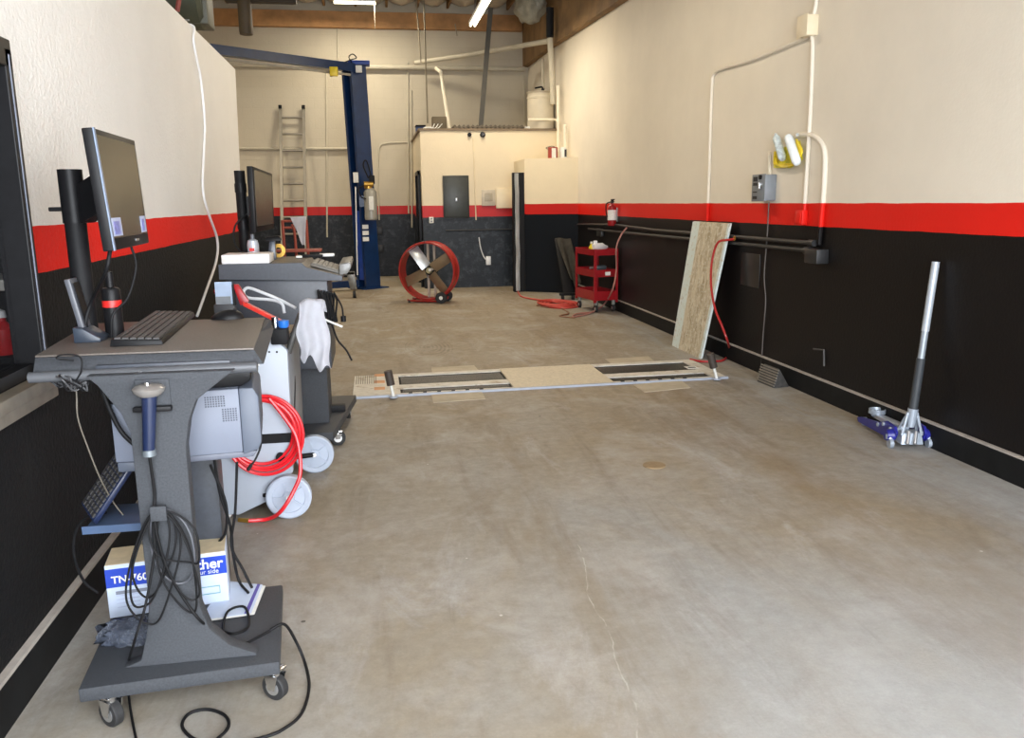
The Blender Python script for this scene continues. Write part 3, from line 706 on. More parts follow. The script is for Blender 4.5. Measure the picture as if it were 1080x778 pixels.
# ================================================================ TWO-POST LIFT
o = thing('vehicle_lift', 'tall blue two-post vehicle lift with long overhead beam', 'vehicle lift', (-.12, 15.8, 0))
ct, cb = V((-.225, 15.8, 3.95)), V((-.13, 15.85, 0))
ang = math.radians(33)
ex, ey = V((math.cos(ang), math.sin(ang), 0)), V((-math.sin(ang), math.cos(ang), 0))
def ch(p, u, w): return p + ex*u + ey*w
prof = [(-.14, -.17), (.17, -.17), (.17, .15), (-.14, .15), (-.14, .08), (-.115, .08), (-.115, .125), (.145, .125), (.145, -.145), (-.115, -.145), (-.115, -.10), (-.14, -.10)]
MB().poly([ch(cb, *q) for q in prof], [ch(ct, *q) for q in prof]).build('post', BLUE, o, smooth=False)
c1 = cb.lerp(ct, .04); c2 = cb.lerp(ct, .36)
MB().poly([ch(c1, *q) for q in [(-.13, -.09), (.13, -.09), (.13, .07), (-.13, .07)]], [ch(c2, *q) for q in [(-.13, -.09), (.13, -.09), (.13, .07), (-.13, .07)]]).build('carriage', BLUED, o, smooth=False)
m = MB(); m.poly([ch(cb, *q)+V((0, 0, 0)) for q in [(-.28, -.28), (.28, -.28), (.28, .26), (-.28, .26)]], [ch(cb, *q)+V((0, 0, .02)) for q in [(-.28, -.28), (.28, -.28), (.28, .26), (-.28, .26)]]); m.build('base_plate', BLUE, o, smooth=False)
# overhead beam
a = V((-.16, 15.72, 3.90)); b_ = wy(215, 51, 13.6); b_ = V((b_.x, b_.y, b_.z))
d = (b_-a).normalized(); side = d.cross(V((0, 0, 1))).normalized()
q = [(-.07, -.07), (.07, -.07), (.07, .07), (-.07, .07)]
MB().poly([a+side*u+V((0, 0, w)) for u, w in q], [b_+side*u+V((0, 0, w)) for u, w in q]).build('overhead_beam', BLUE, o, smooth=False)
MB().cyl(a+V((0, 0, -.12))+d*.1, b_+V((0, 0, -.12)), .022).build('shutoff_bar', mat('pad_grey', srgb(170, 164, 150), .5), o)
# end plate and extra far post so the beam is carried
far = b_+d*.9
MB().poly([far+side*u+V((0, 0, -3.9+w)) - V((0, 0, far.z-3.9)) for u, w in [(-.12, 0), (.12, 0), (.12, .02), (-.12, .02)]], [far+d*.25+side*u+V((0, 0, -3.9+w)) - V((0, 0, far.z-3.9)) for u, w in [(-.12, 0), (.12, 0), (.12, .02), (-.12, .02)]]).build('base_plate', BLUE, o, smooth=False)
m = MB(); m.cyl((far.x, far.y, .02), (far.x, far.y, far.z+.07), .13, n=4); m.cyl(b_, far, .09, n=4); m.build('post', BLUE, o, smooth=False)
c = wy(352, 75, 15.2); B(c.x-.07, c.x+.07, 15.17, 15.25, c.z-.08, c.z+.07, bev=.01).build('limit_switch', YEL, o)
c = wy(378, 72, 15.5); B(c.x-.05, c.x+.06, 15.56, 15.62, c.z-.06, c.z+.06, bev=.005).build('pulley_cover', TAPE, o)
MB().tube([wy(363, 66, 15.5), wy(370, 63, 15.5), wy(376, 61, 15.5), wy(372, 57, 15.5), wy(368, 60, 15.5), wy(371, 66, 15.6)], .01).build('cable_loop', BLKM, o)
c = wy(380, 62, 15.7); B(c.x-.22, c.x+.16, 15.6, 15.9, 3.95, 4.02, bev=.008).build('top_plate', BLUED, o)
# power unit on the post
pu = wy(391, 215, 15.5); zt, zb_ = wy(391, 200, 15.5).z, wy(391, 232, 15.5).z
MB().lathe([(0, zb_), (.10, zb_), (.115, zb_+.02), (.115, zt-.05), (.09, zt), (.05, zt+.03), (0, zt+.03)], T(pu.x, 15.5, 0)).build('power_unit_tank', PUMPG, o)
B(pu.x-.03, pu.x+.05, 15.375, 15.39, zb_+.18, zb_+.42).build('tank_label', TAPE, o)
m = MB(); m.cyl((pu.x-.03, 15.5, zt+.02), (pu.x-.03, 15.5, zt+.13), .07); m.cyl((pu.x-.1, 15.45, zt+.1), (pu.x+.06, 15.45, zt+.1), .045); m.build('valve_block', BRASS, o)
m = MB(); m.box(pu.x-.01, pu.x+.09, 15.42, 15.55, zt+.1, zt+.25, bev=.01); m.tube([(pu.x-.02, 15.45, zt+.2), (pu.x-.1, 15.42, zt+.42), (pu.x-.04, 15.42, zt+.5), (pu.x+.04, 15.45, zt+.2)], .012)
m.tube([(pu.x-.08, 15.45, zt+.08), (pu.x-.2, 15.4, zt+.02), (pu.x-.16, 15.4, zt-.12), (pu.x-.08, 15.42, zt-.16)], .012); m.build('hydraulic_hose', BLKM, o)
B(pu.x-.20, pu.x-.02, 15.52, 15.60, zt-.3, zt-.1).build('mount_bracket', BLUE, o)
c = wy(375.5, 187, 15.5); MB().box(c.x-.05, c.x+.04, 15.55, 15.62, c.z-.09, c.z+.09, bev=.005).build('switch_box', TAPE, o)
c0, c1 = wy(375, 197, 15.55), wy(377, 290, 15.55); MB().tube([c0, c1], .012, sm=False).build('cable', WHT, o)
c = wy(385.5, 243, 15.6)
for k in range(3): B(c.x-.055, c.x+.055, 15.55, 15.565, c.z+.06-k*.11-.03, c.z+.06-k*.11+.045).build('warning_label', TAPE, o)
# swing arm on the floor pointing left
p0, p1 = fl(383, 303, .12), fl(345, 304, .12)
MB().poly([V((-.3, 15.50, .06)), V((-.3, 15.64, .06)), V((-.3, 15.64, .18)), V((-.3, 15.50, .18))], [V((-1.2, 15.1, .06)), V((-1.2, 15.22, .06)), V((-1.2, 15.22, .16)), V((-1.2, 15.1, .16))]).build('swing_arm', BLUE, o, smooth=False)
MB().cyl((-1.15, 15.16, .04), (-1.15, 15.16, .20), .07).build('arm_pad', BLKW, o)
# grey caster leg stand near the cart
c = fl(374, 314)
o = thing('caster_stand', 'grey metal stand leg on one black caster near the blue lift', 'stand', (c.x, c.y, 0))
zz = wy(374, 286, c.y).z
CG = mat('stand_grey', srgb(120, 118, 112), .4, .4)
MB().poly([c+V((-.06, -.03, .14)), c+V((.05, -.03, .14)), c+V((.05, .03, .14)), c+V((-.06, .03, .14))], [c+V((-.12, -.03, zz)), c+V((.02, -.03, zz)), c+V((.02, .03, zz)), c+V((-.12, .03, zz))], .006).build('leg', CG, o)
m = MB(); m.box(c.x-.95, c.x+.02, c.y-.03, c.y+.03, zz-.06, zz, bev=.008); m.box(c.x-.95, c.x-.89, c.y-.03, c.y+.03, 0, zz-.06, bev=.008); m.build('arm', CG, o)
MB().cyl((c.x-.025, c.y, .06), (c.x+.025, c.y, .06), .06).build('caster', BLKW, o)

# ================================================================ DRUM FAN
fc = wy(452.5, 287, 13.25); fz = .50; R_ = .435
o = thing('drum_fan', 'large red drum fan on black wheels in front of the closet', 'fan', (fc.x, 13.25, 0), -math.radians(20))
FM = PM[o.name]
def fan_lathe(prof, n=48): return MB().lathe(prof, FM @ T(0, 0, fz) @ RX(PI/2), n=n)
fan_lathe([(R_, -.15), (R_+.016, -.15), (R_+.026, -.135), (R_+.006, -.12), (R_+.006, .12), (R_+.026, .135), (R_+.016, .15), (R_-.004, .15), (R_-.004, -.15), (R_, -.15)]).build('drum', REDF, o)
for i, (ang_, mt) in enumerate(((126, SILB), (206, TANB), (33, TANB), (-52, TANB))):
    m = MB(); M = FM @ T(0, .0, fz) @ RY(-math.radians(ang_)) @ T(.235, 0, 0) @ RX(math.radians(28))
    m.box(-.17, .185, -.006, .006, -.09, .09, bev=.004, M=M); m.build('blade', mt, o)
fan_lathe([(0, -.09), (.05, -.09), (.055, -.03), (.04, .04), (0, .06)]).build('hub', mat('hub_brass', srgb(200, 196, 160), .4, .5), o)
MB().cyl(FM @ V((.05, -.14, fz+.02)), FM @ V((.05, .02, fz+.02)), .022).build('spindle_cap', TAPE, o)
m = MB()
for x in (-.03, .075): m.box(x-.018, x+.018, .06, .085, fz-R_, fz+R_, M=FM)
m.build('motor_mount', mat('mount_cream', srgb(176, 164, 150), .5), o)
MB().cyl(FM @ V((.02, .02, fz)), FM @ V((.02, .2, fz)), .085).build('motor', BLKM, o)
m = MB()
for y in (-.13, .13): m.tube([FM @ V(p) for p in ((-.33, y, .05), (-.26, y, .035), (.2, y, .035), (.27, y, .08))], .014)
for x in (-.25, .17): m.cyl(FM @ V((x, -.13, .04)), FM @ V((x, .13, .04)), .012)
m.build('base_frame', REDF, o)
m = MB()
for y in (-.13, .13): m.cyl(FM @ V((-.3, y, 0)), FM @ V((-.3, y, .045)), .02)
m.build('rubber_foot', BLKW, o)
for y in (-.19, .16):
    w = MB(); w.lathe([(.03, -.022), (.085, -.022), (.09, -.015), (.09, .015), (.085, .022), (.03, .022), (.03, -.022)], FM @ T(.24, y, .09) @ RX(PI/2)); ww = w.build('wheel', BLKW, o)
    MB().lathe([(0, -.02), (.03, -.02), (.03, .026), (.012, .03), (0, .03)], FM @ T(.24, y, .09) @ RX(PI/2)).build('hub_cap', TAPE if y < 0 else BLKM, ww)

# ================================================================ SERVICE CART AND BITS IN THE CORNER
o = thing('service_cart', 'red three-shelf steel service cart on casters by the dark right wall', 'cart', (3.03, 11.3, 0), math.radians(8.5))
SM = PM[o.name]; Wd, Dp = .355, .70
def tray(z0, z1, name):
    m = MB(); t_ = .006
    m.box(0, Wd, 0, Dp, z0+.03, z0+.03+t_, M=SM); m.box(0, Wd, 0, t_, z0, z1, M=SM); m.box(0, Wd, Dp-t_, Dp, z0, z1, M=SM)
    m.box(0, t_, 0, Dp, z0, z1, M=SM); m.box(Wd-t_, Wd, 0, Dp, z0, z1, M=SM); m.build(name, REDP, o, smooth=False)
tray(.80, .885, 'tray'); tray(.50, .60, 'tray'); tray(.17, .30, 'tray')
for x in (0, Wd):
    for y in (0, Dp):
        m = MB(); sx_ = 1 if x == 0 else -1; sy_ = 1 if y == 0 else -1
        m.box(min(x, x+sx_*.03)-.002, max(x, x+sx_*.03)+.002, y-.004, y+.004, .14, .89, M=SM); m.box(x-.004, x+.004, min(y, y+sy_*.03), max(y, y+sy_*.03), .14, .89, M=SM)
        m.build('corner_post', REDP, o, smooth=False)
        px_, py_ = (x+sx_*.045, y+sy_*.05)
        cc = MB(); cc.box(px_-.02, px_+.02, py_-.02, py_+.02, .10, .17, M=SM, bev=.004); k = cc.build('caster', GALV, o)
        MB().cyl(SM @ V((px_-.014, py_, .052)), SM @ V((px_+.014, py_, .052)), .052).build('caster_wheel', BLKW, k)
        MB().cyl(SM @ V((px_-.017, py_, .052)), SM @ V((px_+.017, py_, .052)), .022).build('caster_hub', ALU, k)
B(.16, .24, -.004, 0, .52, .57, M=SM).build('sticker', TAPE, o)
c = SM @ V((.07, .28, .836))
o = thing('oil_bottle', 'yellow bottle standing on the red cart top tray', 'bottle', c)
MB().lathe([(0, 0), (.035, 0), (.038, .02), (.036, .07), (.015, .105), (.015, .12), (0, .12)], T(*c)).build('body', YEL, o)
MB().lathe([(0, .12), (.018, .12), (.016, .145), (0, .145)], T(*c)).build('cap', TAPE, o)
c = SM @ V((.17, .25, .836))
o = thing('plastic_jug', 'white jug lying on its side on the red cart top tray', 'jug', c)
MB().lathe([(0, -.10), (.05, -.10), (.062, -.08), (.062, .06), (.03, .12), (.022, .15), (0, .15)], T(c.x, c.y, c.z+.063) @ RZ(.4) @ RY(PI/2)).build('body', WHT, o)
B(-.03, .03, -.02, .02, 0, .05, bev=.012, M=T(c.x-.05, c.y, c.z+.11)).build('spout', WHT, o)
c = SM @ V((.2, .25, .537))
o = thing('power_tool', 'dark grey power tool on the middle shelf of the red cart', 'tool', c)
B(-.11, .08, -.04, .04, .04, .11, bev=.02, M=T(*c)).build('body', mat('tool_grey', srgb(70, 80, 84), .4), o)
MB().poly([c+V((.03, -.02, 0)), c+V((.09, -.02, 0)), c+V((.09, .02, 0)), c+V((.03, .02, 0))], [c+V((0, -.02, .08)), c+V((.06, -.02, .08)), c+V((.06, .02, .08)), c+V((0, .02, .08))], .005).build('grip', BLKM, o)
MB().cyl(c+V((-.11, 0, .075)), c+V((-.16, 0, .075)), .02).build('nozzle', ALU, o)
# tarp-covered creeper behind the cart
o = thing('folded_creeper', 'grey cloth covered creeper leaning between low wall and red cart', 'creeper', (2.95, 12.6, 0))
MB().poly([V((2.98, 13.0, .08)), V((3.2, 13.0, .08)), V((3.2, 13.06, .08)), V((2.98, 13.06, .08))], [V((2.95, 13.55, .95)), V((3.12, 13.55, .95)), V((3.12, 13.61, .95)), V((2.95, 13.61, .95))], .02).build('frame', BLKM, o)
drape('cover', TARP, ((2.92, 13.3, .97), (3.16, 13.3, .95)), ((3.06, 12.88, .30), (3.26, 12.9, .2)), .04, parent=o, seed=2.2)
for x in (2.95, 3.12): MB().cyl((x-.02, 12.95, .04), (x+.02, 12.95, .04), .04).build('caster', BLKW, o)
B(2.90, 3.2, 12.92, 13.0, .07, .11, bev=.01).build('cross_frame', BLKM, o)
# fire extinguisher on the wall
c = wx(645.5, 225, XR-.075)
o = thing('fire_extinguisher', 'red fire extinguisher hung on the right wall over the red stripe', 'fire extinguisher', (c.x, c.y, 1.22))
MB().lathe([(0, 1.20), (.055, 1.20), (.062, 1.215), (.062, 1.44), (.045, 1.48), (.02, 1.50), (.02, 1.52), (0, 1.52)], T(c.x, c.y, 0)).build('cylinder', REDP, o)
m = MB(); m.box(c.x-.012, c.x+.012, c.y-.09, c.y+.03, 1.555, 1.57, bev=.003); m.box(c.x-.012, c.x+.012, c.y-.09, c.y+.02, 1.525, 1.538, bev=.003); m.box(c.x-.018, c.x+.018, c.y-.02, c.y+.02, 1.51, 1.57, bev=.003); m.build('valve_handle', BLK, o)
m = MB(); m.tube([(c.x-.02, c.y+.02, 1.53), (c.x-.07, c.y+.05, 1.50), (c.x-.075, c.y+.04, 1.40), (c.x-.07, c.y, 1.32)], .009); m.build('hose', BLKM, o)
cy = MB(); cy.lathe([(.0635, 1.28), (.0645, 1.28), (.0645, 1.42), (.0635, 1.42), (.0635, 1.28)], T(c.x, c.y, 0), n=28); cy.build('instruction_label', TAPE, o)
B(c.x+.055, XR, c.y-.02, c.y+.02, 1.26, 1.45).build('wall_bracket', GALV, o)

# air lines: black pipes along the right wall
zu, zl = 1.20, 1.137
def wallpipe(name, lb, pts, r, mt, sm=False): return rod(name, lb, 'pipe', pts, r, mt, sm=sm)
wallpipe('air_pipe', 'upper black pipe running along the dark right wall', [(XR-.04, 13.7, 1.165), (XR-.04, 11.5, 1.213), (XR-.04, 9.8, 1.191), (XR-.04, 6.12, 1.205)], .017, CONDK)
wallpipe('air_pipe', 'lower black pipe running along the dark right wall', [(XR-.04, 13.0, 1.112), (XR-.04, 9.8, 1.125), (XR-.04, 6.15, 1.145)], .017, CONDK)
o = thing('switch_box', 'black square junction box where the two wall pipes end', 'junction box', (XR-.04, 5.98, 1.1))
B(XR-.10, XR, 5.90, 6.09, 1.055, 1.165, bev=.006).build('housing', CONDK, o)
MB().cyl((XR-.05, 6.09, 1.143), (XR-.05, 6.17, 1.143), .03).build('fitting', CONDK, o)
MB().cyl((XR-.04, 6.05, 1.205), (XR-.04, 6.13, 1.205), .026).build('fitting', CONDK, o)
c = wx(635, 244, XR); 
tag(B(XR-.05, XR, c.y-.12, c.y+.15, 1.02, 1.14, bev=.006).build('wall_box_cover', CONDK), 'black box on the dark wall right above the red cart', 'junction box')
# red hose: from the pipe down onto the floor pile
p = [wx(661, 240, XR-.06), wx(655, 248, XR-.12)+V((0, 0, 0)), wx(650, 262, XR-.2), wy(650, 285, 11.1), wy(646, 305, 10.95), fl(636, 322, .06), fl(622, 330, .02), fl(605, 334, .012), fl(608, 331, .012), fl(626, 329, .012)]
rod('air_hose', 'thin pinkish hose looping from the wall pipe over the red cart to floor', 'hose', p, .011, mat('faded_hose', srgb(176, 120, 110), .5), sm=True)
m = MB(); c = fl(588, 321, .012); pts = []
for k in range(9*12):
    a_ = k/12*2*PI*1.0; rr = .30-.018*(k/12)
    pts.append((c.x+math.cos(a_)*rr*1.0+.04*math.sin(k/12*2), c.y+math.sin(a_)*rr*1.6, .012+.014*(k//12 % 3)))
pts += [fl(560, 315, .012), fl(549, 312, .012), fl(546, 306, .012)]
m.tube(pts, .013, k=2); tag(m.build('air_hose', mat('red_floor_hose', srgb(190, 70, 60), .45)), 'red hose in a loose flat pile on the floor left of the cart', 'hose')
p = [fl(566, 322, .01), fl(576, 324, .01), fl(586, 322.5, .01), fl(600, 330, .01), fl(590, 333, .01), fl(606, 335, .01)]
rod('air_hose', 'single strand of brown hose lying in front of the hose pile', 'hose', p, .009, mat('brown_hose', srgb(130, 86, 60), .5), sm=True)

# ================================================================ RIGHT WALL FIXTURES
XW = XR-.018
def pw(px, py, off=.018): v = wx(px, py, XR-off); return v
rod('wall_conduit', 'cream conduit bending down from the high junction box to red stripe', 'conduit', [pw(858, 36), pw(820, 52), pw(790, 64), pw(762, 72), pw(753, 78), pw(751, 90), pw(749.5, 130), pw(748, 180), pw(746, 233)], .016, M_RIGHT, sm=True)
rod('wall_conduit', 'vertical cream conduit above the high junction box to the ceiling', 'conduit', [pw(864, -40), pw(861, -2), pw(860.5, 5), pw(857, 22)], .016, M_RIGHT, sm=True)
rod('wall_conduit', 'long vertical cream conduit from the high box to the red outlet box', 'conduit', [pw(856, 38), pw(857, 54), pw(854.5, 120), pw(851, 180), pw(848.5, 222)], .016, M_RIGHT, sm=True)
rod('wall_conduit', 'arched cream conduit curving right and down to the black switch box', 'conduit', [pw(836, 144), pw(848, 142), pw(858, 143), pw(866, 150), pw(870, 162), pw(869.5, 190), pw(867, 225), pw(864, 258)], .019, M_RIGHT, sm=True)
c = pw(858, 28, 0); o = thing('junction_box', 'cream square junction box high on the right wall', 'junction box', (XR, c.y, c.z))
B(XR-.09, XR, c.y-.075, c.y+.075, c.z-.075, c.z+.075, bev=.005).build('housing', CREAMP, o)
B(XR-.096, XR-.09, c.y-.08, c.y+.08, c.z-.08, c.z+.08, bev=.002).build('cover_plate', CREAMP, o)
c = pw(848, 229, 0); o = thing('outlet_box', 'red painted outlet box set in the red stripe', 'outlet', (XR, c.y, c.z))
B(XR-.05, XR, c.y-.06, c.y+.06, c.z-.06, c.z+.055, bev=.006).build('housing', M_RIGHT, o)
B(XR-.056, XR-.05, c.y-.045, c.y+.045, c.z-.05, c.z+.04, bev=.002).build('cover_plate', M_RIGHT, o)
# disconnect switch
DG = mat('switch_grey', srgb(128, 134, 140), .45, .1, .06, 10)
c = pw(812, 198, 0); o = thing('disconnect_switch', 'grey electrical disconnect box with printed side label on right wall', 'switch box', (XR, c.y, c.z))
B(XR-.10, XR, c.y-.12, c.y+.12, c.z-.11, c.z+.11, bev=.006).build('housing', DG, o)
B(XR-.108, XR-.10, c.y-.125, c.y+.125, c.z-.115, c.z+.115, bev=.003).build('cover', DG, o)
for k, (a0, a1) in enumerate(((.055, .095), (.02, .045), (-.04, -.03), (-.095, -.07))): B(XR-.1095, XR-.108, c.y+.02, c.y+.1, c.z+a0, c.z+a1).build('printed_label', INK, o)
m = MB(); m.cyl((XR-.108, c.y-.06, c.z+.03), (XR-.125, c.y-.06, c.z+.03), .018); m.box(XR-.135, XR-.12, c.y-.07, c.y-.05, c.z-.01, c.z+.045, bev=.003); m.build('lever', ALU, o)
MB().cyl((XR-.108, c.y-.045, c.z+.09), (XR-.122, c.y-.045, c.z+.09), .02).build('knockout', BLK, o)
rod('wall_conduit', 'short cream conduit entering the top of the grey disconnect box', 'conduit', [pw(811, 160), pw(812, 184)], .014, CONDW)
p = [pw(811, 213), pw(809, 250), pw(806, 290), pw(807.5, 318), pw(805, 350), pw(803, 385), (XR-.035, 6.87, .01)]
rod('drop_cable', 'thin grey cable running down from disconnect box to the floor', 'cable', p, .0055, mat('cable_grey', srgb(90, 84, 80), .5), sm=True)
# twin lamp hanging with yellow cord
c = wx(830, 158, XR-.05); o = thing('hanging_trouble_light', 'clear twin work light with yellow cord hung on the right wall', 'light', (XR-.05, c.y, c.z))
def cap_lamp(pa, pb, r, name, mt, off=.08):
    a_, b2 = wx(*pa, XR-off), wx(*pb, XR-off); d_ = b2-a_; Ln = d_.length
    Mx = Matrix.Translation(a_) @ d_.to_track_quat('Z', 'Y').to_matrix().to_4x4()
    return MB().lathe([(0, -r), (r*.7, -r*.7), (r, 0), (r, Ln*.5), (r, Ln), (r*.7, Ln+r*.7), (0, Ln+r)], Mx).build(name, mt, o)
cap_lamp((832, 146), (840, 170), .036, 'lamp_tube', mat('lamp_white', (.85, .92, .96), .2, 0, .05, 20), .09)
cap_lamp((819, 146), (825, 166), .032, 'lamp_tube', mat('lamp_clear', (.62, .72, .74), .12, 0, .3, 30), .08)
a_, b2 = wx(816, 177, XR-.03), wx(846, 150, XR-.03)
m = MB(); m.poly([wx(816, 160, XR-.02), wx(816, 177, XR-.02), wx(835, 177, XR-.02), wx(847, 168, XR-.02), wx(844, 148, XR-.02)], [wx(816, 160, XR-.04), wx(816, 177, XR-.04), wx(835, 177, XR-.04), wx(847, 168, XR-.04), wx(844, 148, XR-.04)]); m.build('backing', mat('yellow_backing', srgb(222, 214, 50), .5, 0, .2, 30), o)
m = MB()
for k in range(4): m.tube([wx(817, 160+k, XR-.055-k*.008), wx(820-k, 173, XR-.05), wx(828, 176-k, XR-.05), wx(838+k, 172, XR-.05), wx(846-k, 160, XR-.05), wx(840, 147+k, XR-.05)], .007)
m.build('cord', YEL, o)
m = MB(); m.cyl(wx(818, 142, XR), wx(818, 142, XR-.08), .012); m.cyl(wx(841, 142, XR), wx(841, 142, XR-.08), .012); m.build('hook', GALV, o)
# small dark items on the dark wall
o = thing('wall_hook', 'small bent dark bracket low on the black right wall', 'bracket', (XR, wx(868, 372, XR).y, .4))
q = [wx(858, 368, XR-.012), wx(869, 369, XR-.012), wx(869, 386, XR-.012)]
MB().tube(q, .008, sm=False).build('bar', mat('dull_grey', srgb(70, 68, 66), .5), o)
a_, b2 = wx(783, 266, XR), wx(801, 304, XR)
tag(B(XR-.008, XR, min(a_.y, b2.y), max(a_.y, b2.y), b2.z, a_.z, bev=.002).build('access_panel', mat('black_panel', (.02, .018, .017), .3)), 'black painted square access plate on the right wall below pipes', 'panel')
# leaning board
o = thing('flake_board', 'tall worn flake board with white painted edge leaning on right wall', 'board', (3.15, 7.70, 0))
b0, b1 = V((3.15, 8.50, .0)), V((3.15, 7.69, .0)); t0, t1 = V((XR-.075, 8.50, 1.318)), V((XR-.075, 7.56, 1.318))
ylen = b0.y
m = MB(); n_ = (b1-b0).cross(t0-b0).normalized(); 
m.poly([b0, b1, t1, t0], [p+V((.022, 0, .006)) for p in (b0, b1, t1, t0)]); m.build('panel', osb_mat(), o, smooth=False)
# red hose over board
p = [wx(774, 252, XR-.08), wx(768, 253, XR-.13), wx(757, 256, XR-.19), wx(751, 275, XR-.22), wx(750, 300, XR-.26), wx(754, 325, XR-.27), wx(762, 345, XR-.24), wx(768, 362, XR-.17), fl(769, 370, .012), fl(764, 379, .012), fl(752, 381, .012), fl(740, 381, .012), fl(728, 379, .012)]
o = thing('air_hose', 'red air hose draped in front of the leaning board', 'hose', (3.2, 7.6, 0))
MB().tube(p, .011).build('hose', mat('hose_brick_red', srgb(170, 40, 40), .35), o)
MB().cyl(wx(774, 252, XR-.08), V((XR-.04, 7.50, 1.20)), .015).build('fitting', BRASS, o)
# wheel chock
na, nb, fa = fl(816, 409.5), fl(839, 407.5), fl(798, 402)
nb.x = min(nb.x, XR-.03); off = fa-na; ap = (na+nb)/2 + V((-.01, .03, .155))
o = thing('wheel_chock', 'dark ribbed rubber wheel chock by the right baseboard', 'wheel chock', (na.x, na.y, 0))
MB().poly([na, nb, ap], [na+off, nb+off*.9, ap+off*.9], .008).build('wedge', mat('chock_rubber', srgb(62, 60, 58), .7, 0, .3, 30, .4), o)
m = MB()
for k in range(7):
    u = .08+k*.13; p_ = na.lerp(ap, u); q_ = p_+off; dv = (ap-na).normalized(); nn = dv.cross(off).normalized()
    if nn.x > 0: nn = -nn
    m.poly([p_-nn*.002, p_+dv*.012-nn*.002, p_+dv*.012+nn*.01, p_+nn*.01], [q_-nn*.002, q_+dv*.012-nn*.002, q_+dv*.012+nn*.01, q_+nn*.01])
m.build('tread_ribs', mat('chock_dusty', srgb(120, 114, 104), .8), o, smooth=False)

# floor jack
o = thing('floor_jack', 'blue and silver floor jack with upright handle by the right wall', 'jack', (3.28, 4.62, 0))
rl, rr_, fr = fl(944, 471), fl(982, 469), fl(912, 449)
rr_.x = min(rr_.x, XR-.06)
fwd = V((fr.x+.07, fr.y+.02, 0)); rear = (rl+rr_)/2; d = (fwd-rear); Ln = d.length; d.normalize(); s_ = V((d.y, -d.x, 0))  # s_ to the right
def J(u, w, z): return rear + d*u + s_*w + V((0, 0, z))
for sg in (-1, 1):
    w0 = sg*.092
    pr = [(-.02, .05), (-.05, .10), (-.02, .135), (.10, .14), (.22, .10), (Ln-.03, .065), (Ln+.02, .05), (Ln, .022), (.15, .035)]
    MB().poly([J(u, w0-.009, z) for u, z in pr], [J(u, w0+.009, z) for u, z in pr], .003).build('side_plate', JBLUE, o, smooth=False)
m = MB(); m.poly([J(.05, -.03, .075), J(.05, .03, .075), J(.05, .03, .12), J(.05, -.03, .12)], [J(Ln-.06, -.028, .07), J(Ln-.06, .028, .07), J(Ln-.06, .028, .095), J(Ln-.06, -.028, .095)], .004); m.build('lift_arm', mat('arm_pale', srgb(190, 200, 214), .35, .3), o)
c = J(Ln-.06, 0, .078); MB().lathe([(0, 0), (.035, 0), (.04, .015), (.055, .02), (.055, .05), (.048, .05), (.044, .03), (0, .03)], T(*c)).build('saddle', JSIL, o)
for sg in (-1, 1):
    MB().cyl(J(Ln-.02, sg*.065-.012, .03), J(Ln-.02, sg*.065+.012, .03), .03).build('front_wheel', JSIL, o)
    ww = MB().cyl(J(-.03, sg*.12-.012, .03), J(-.03, sg*.12+.012, .03), .03).build('caster_wheel', JSIL, o)
    m = MB(); m.cyl(J(-.015, sg*.12, .055), J(-.01, sg*.12, .085), .024); m.cyl(J(-.01, sg*.12, .085), J(0, sg*.085, .09), .022); m.build('caster_bracket', JSIL, o)
    m = MB()
    for u, z in ((.02, .11), (.12, .115), (.2, .09)): m.cyl(J(u, sg*.094, z), J(u, sg*.112, z), .012)
    m.build('bolt', JSIL, o)
m = MB(); m.poly([J(-.07, -.07, .03), J(-.07, .07, .03), J(.06, .07, .03), J(.06, -.07, .03)], [J(-.05, -.06, .10), J(-.05, .06, .10), J(.05, .06, .10), J(.05, -.06, .10)], .004); m.build('pump_block', JSIL, o)
m = MB()
for w in (-.02, .025): m.cyl(J(-.05, w, .11), J(-.085, w-.02, .04), .012)
m.build('return_spring', ALU, o)
hb, ht = wy(966, 440, rear.y-.02), wx(987, 276, XR-.035)
base = J(-.02, 0, .10)
ht = wx(987, 276, XR-.04)
hm = base.lerp(ht, .42)
m = MB()
tp_ = base.lerp(ht, .115)
for sg in (-1, 1):
    for f_ in (-.04, .035): m.cyl(J(f_-.01, sg*.062, .085), tp_+s_*sg*.028, .009, n=8)
m.build('yoke', JSIL, o)
MB().cyl(base.lerp(ht, .03), base.lerp(ht, .14), .022, .032).build('handle_socket', JSIL, o)
for sg in (-1, 1): MB().cyl(J(.0, sg*.098, .075), J(.0, sg*.14, .075), .042, .034).build('rear_housing', JBLUE, o)
MB().cyl(base.lerp(ht, .13), base.lerp(ht, .44), .026).build('foam_grip', mat('grip_dark_grey', srgb(52, 56, 60), .6), o)
MB().cyl(base.lerp(ht, .44), base.lerp(ht, .60), .0205).build('handle', mat('handle_grey', srgb(150, 158, 166), .4, .3), o)
MB().cyl(base.lerp(ht, .60), ht, .023).build('handle', mat('handle_pale', srgb(172, 180, 188), .4, .2), o)

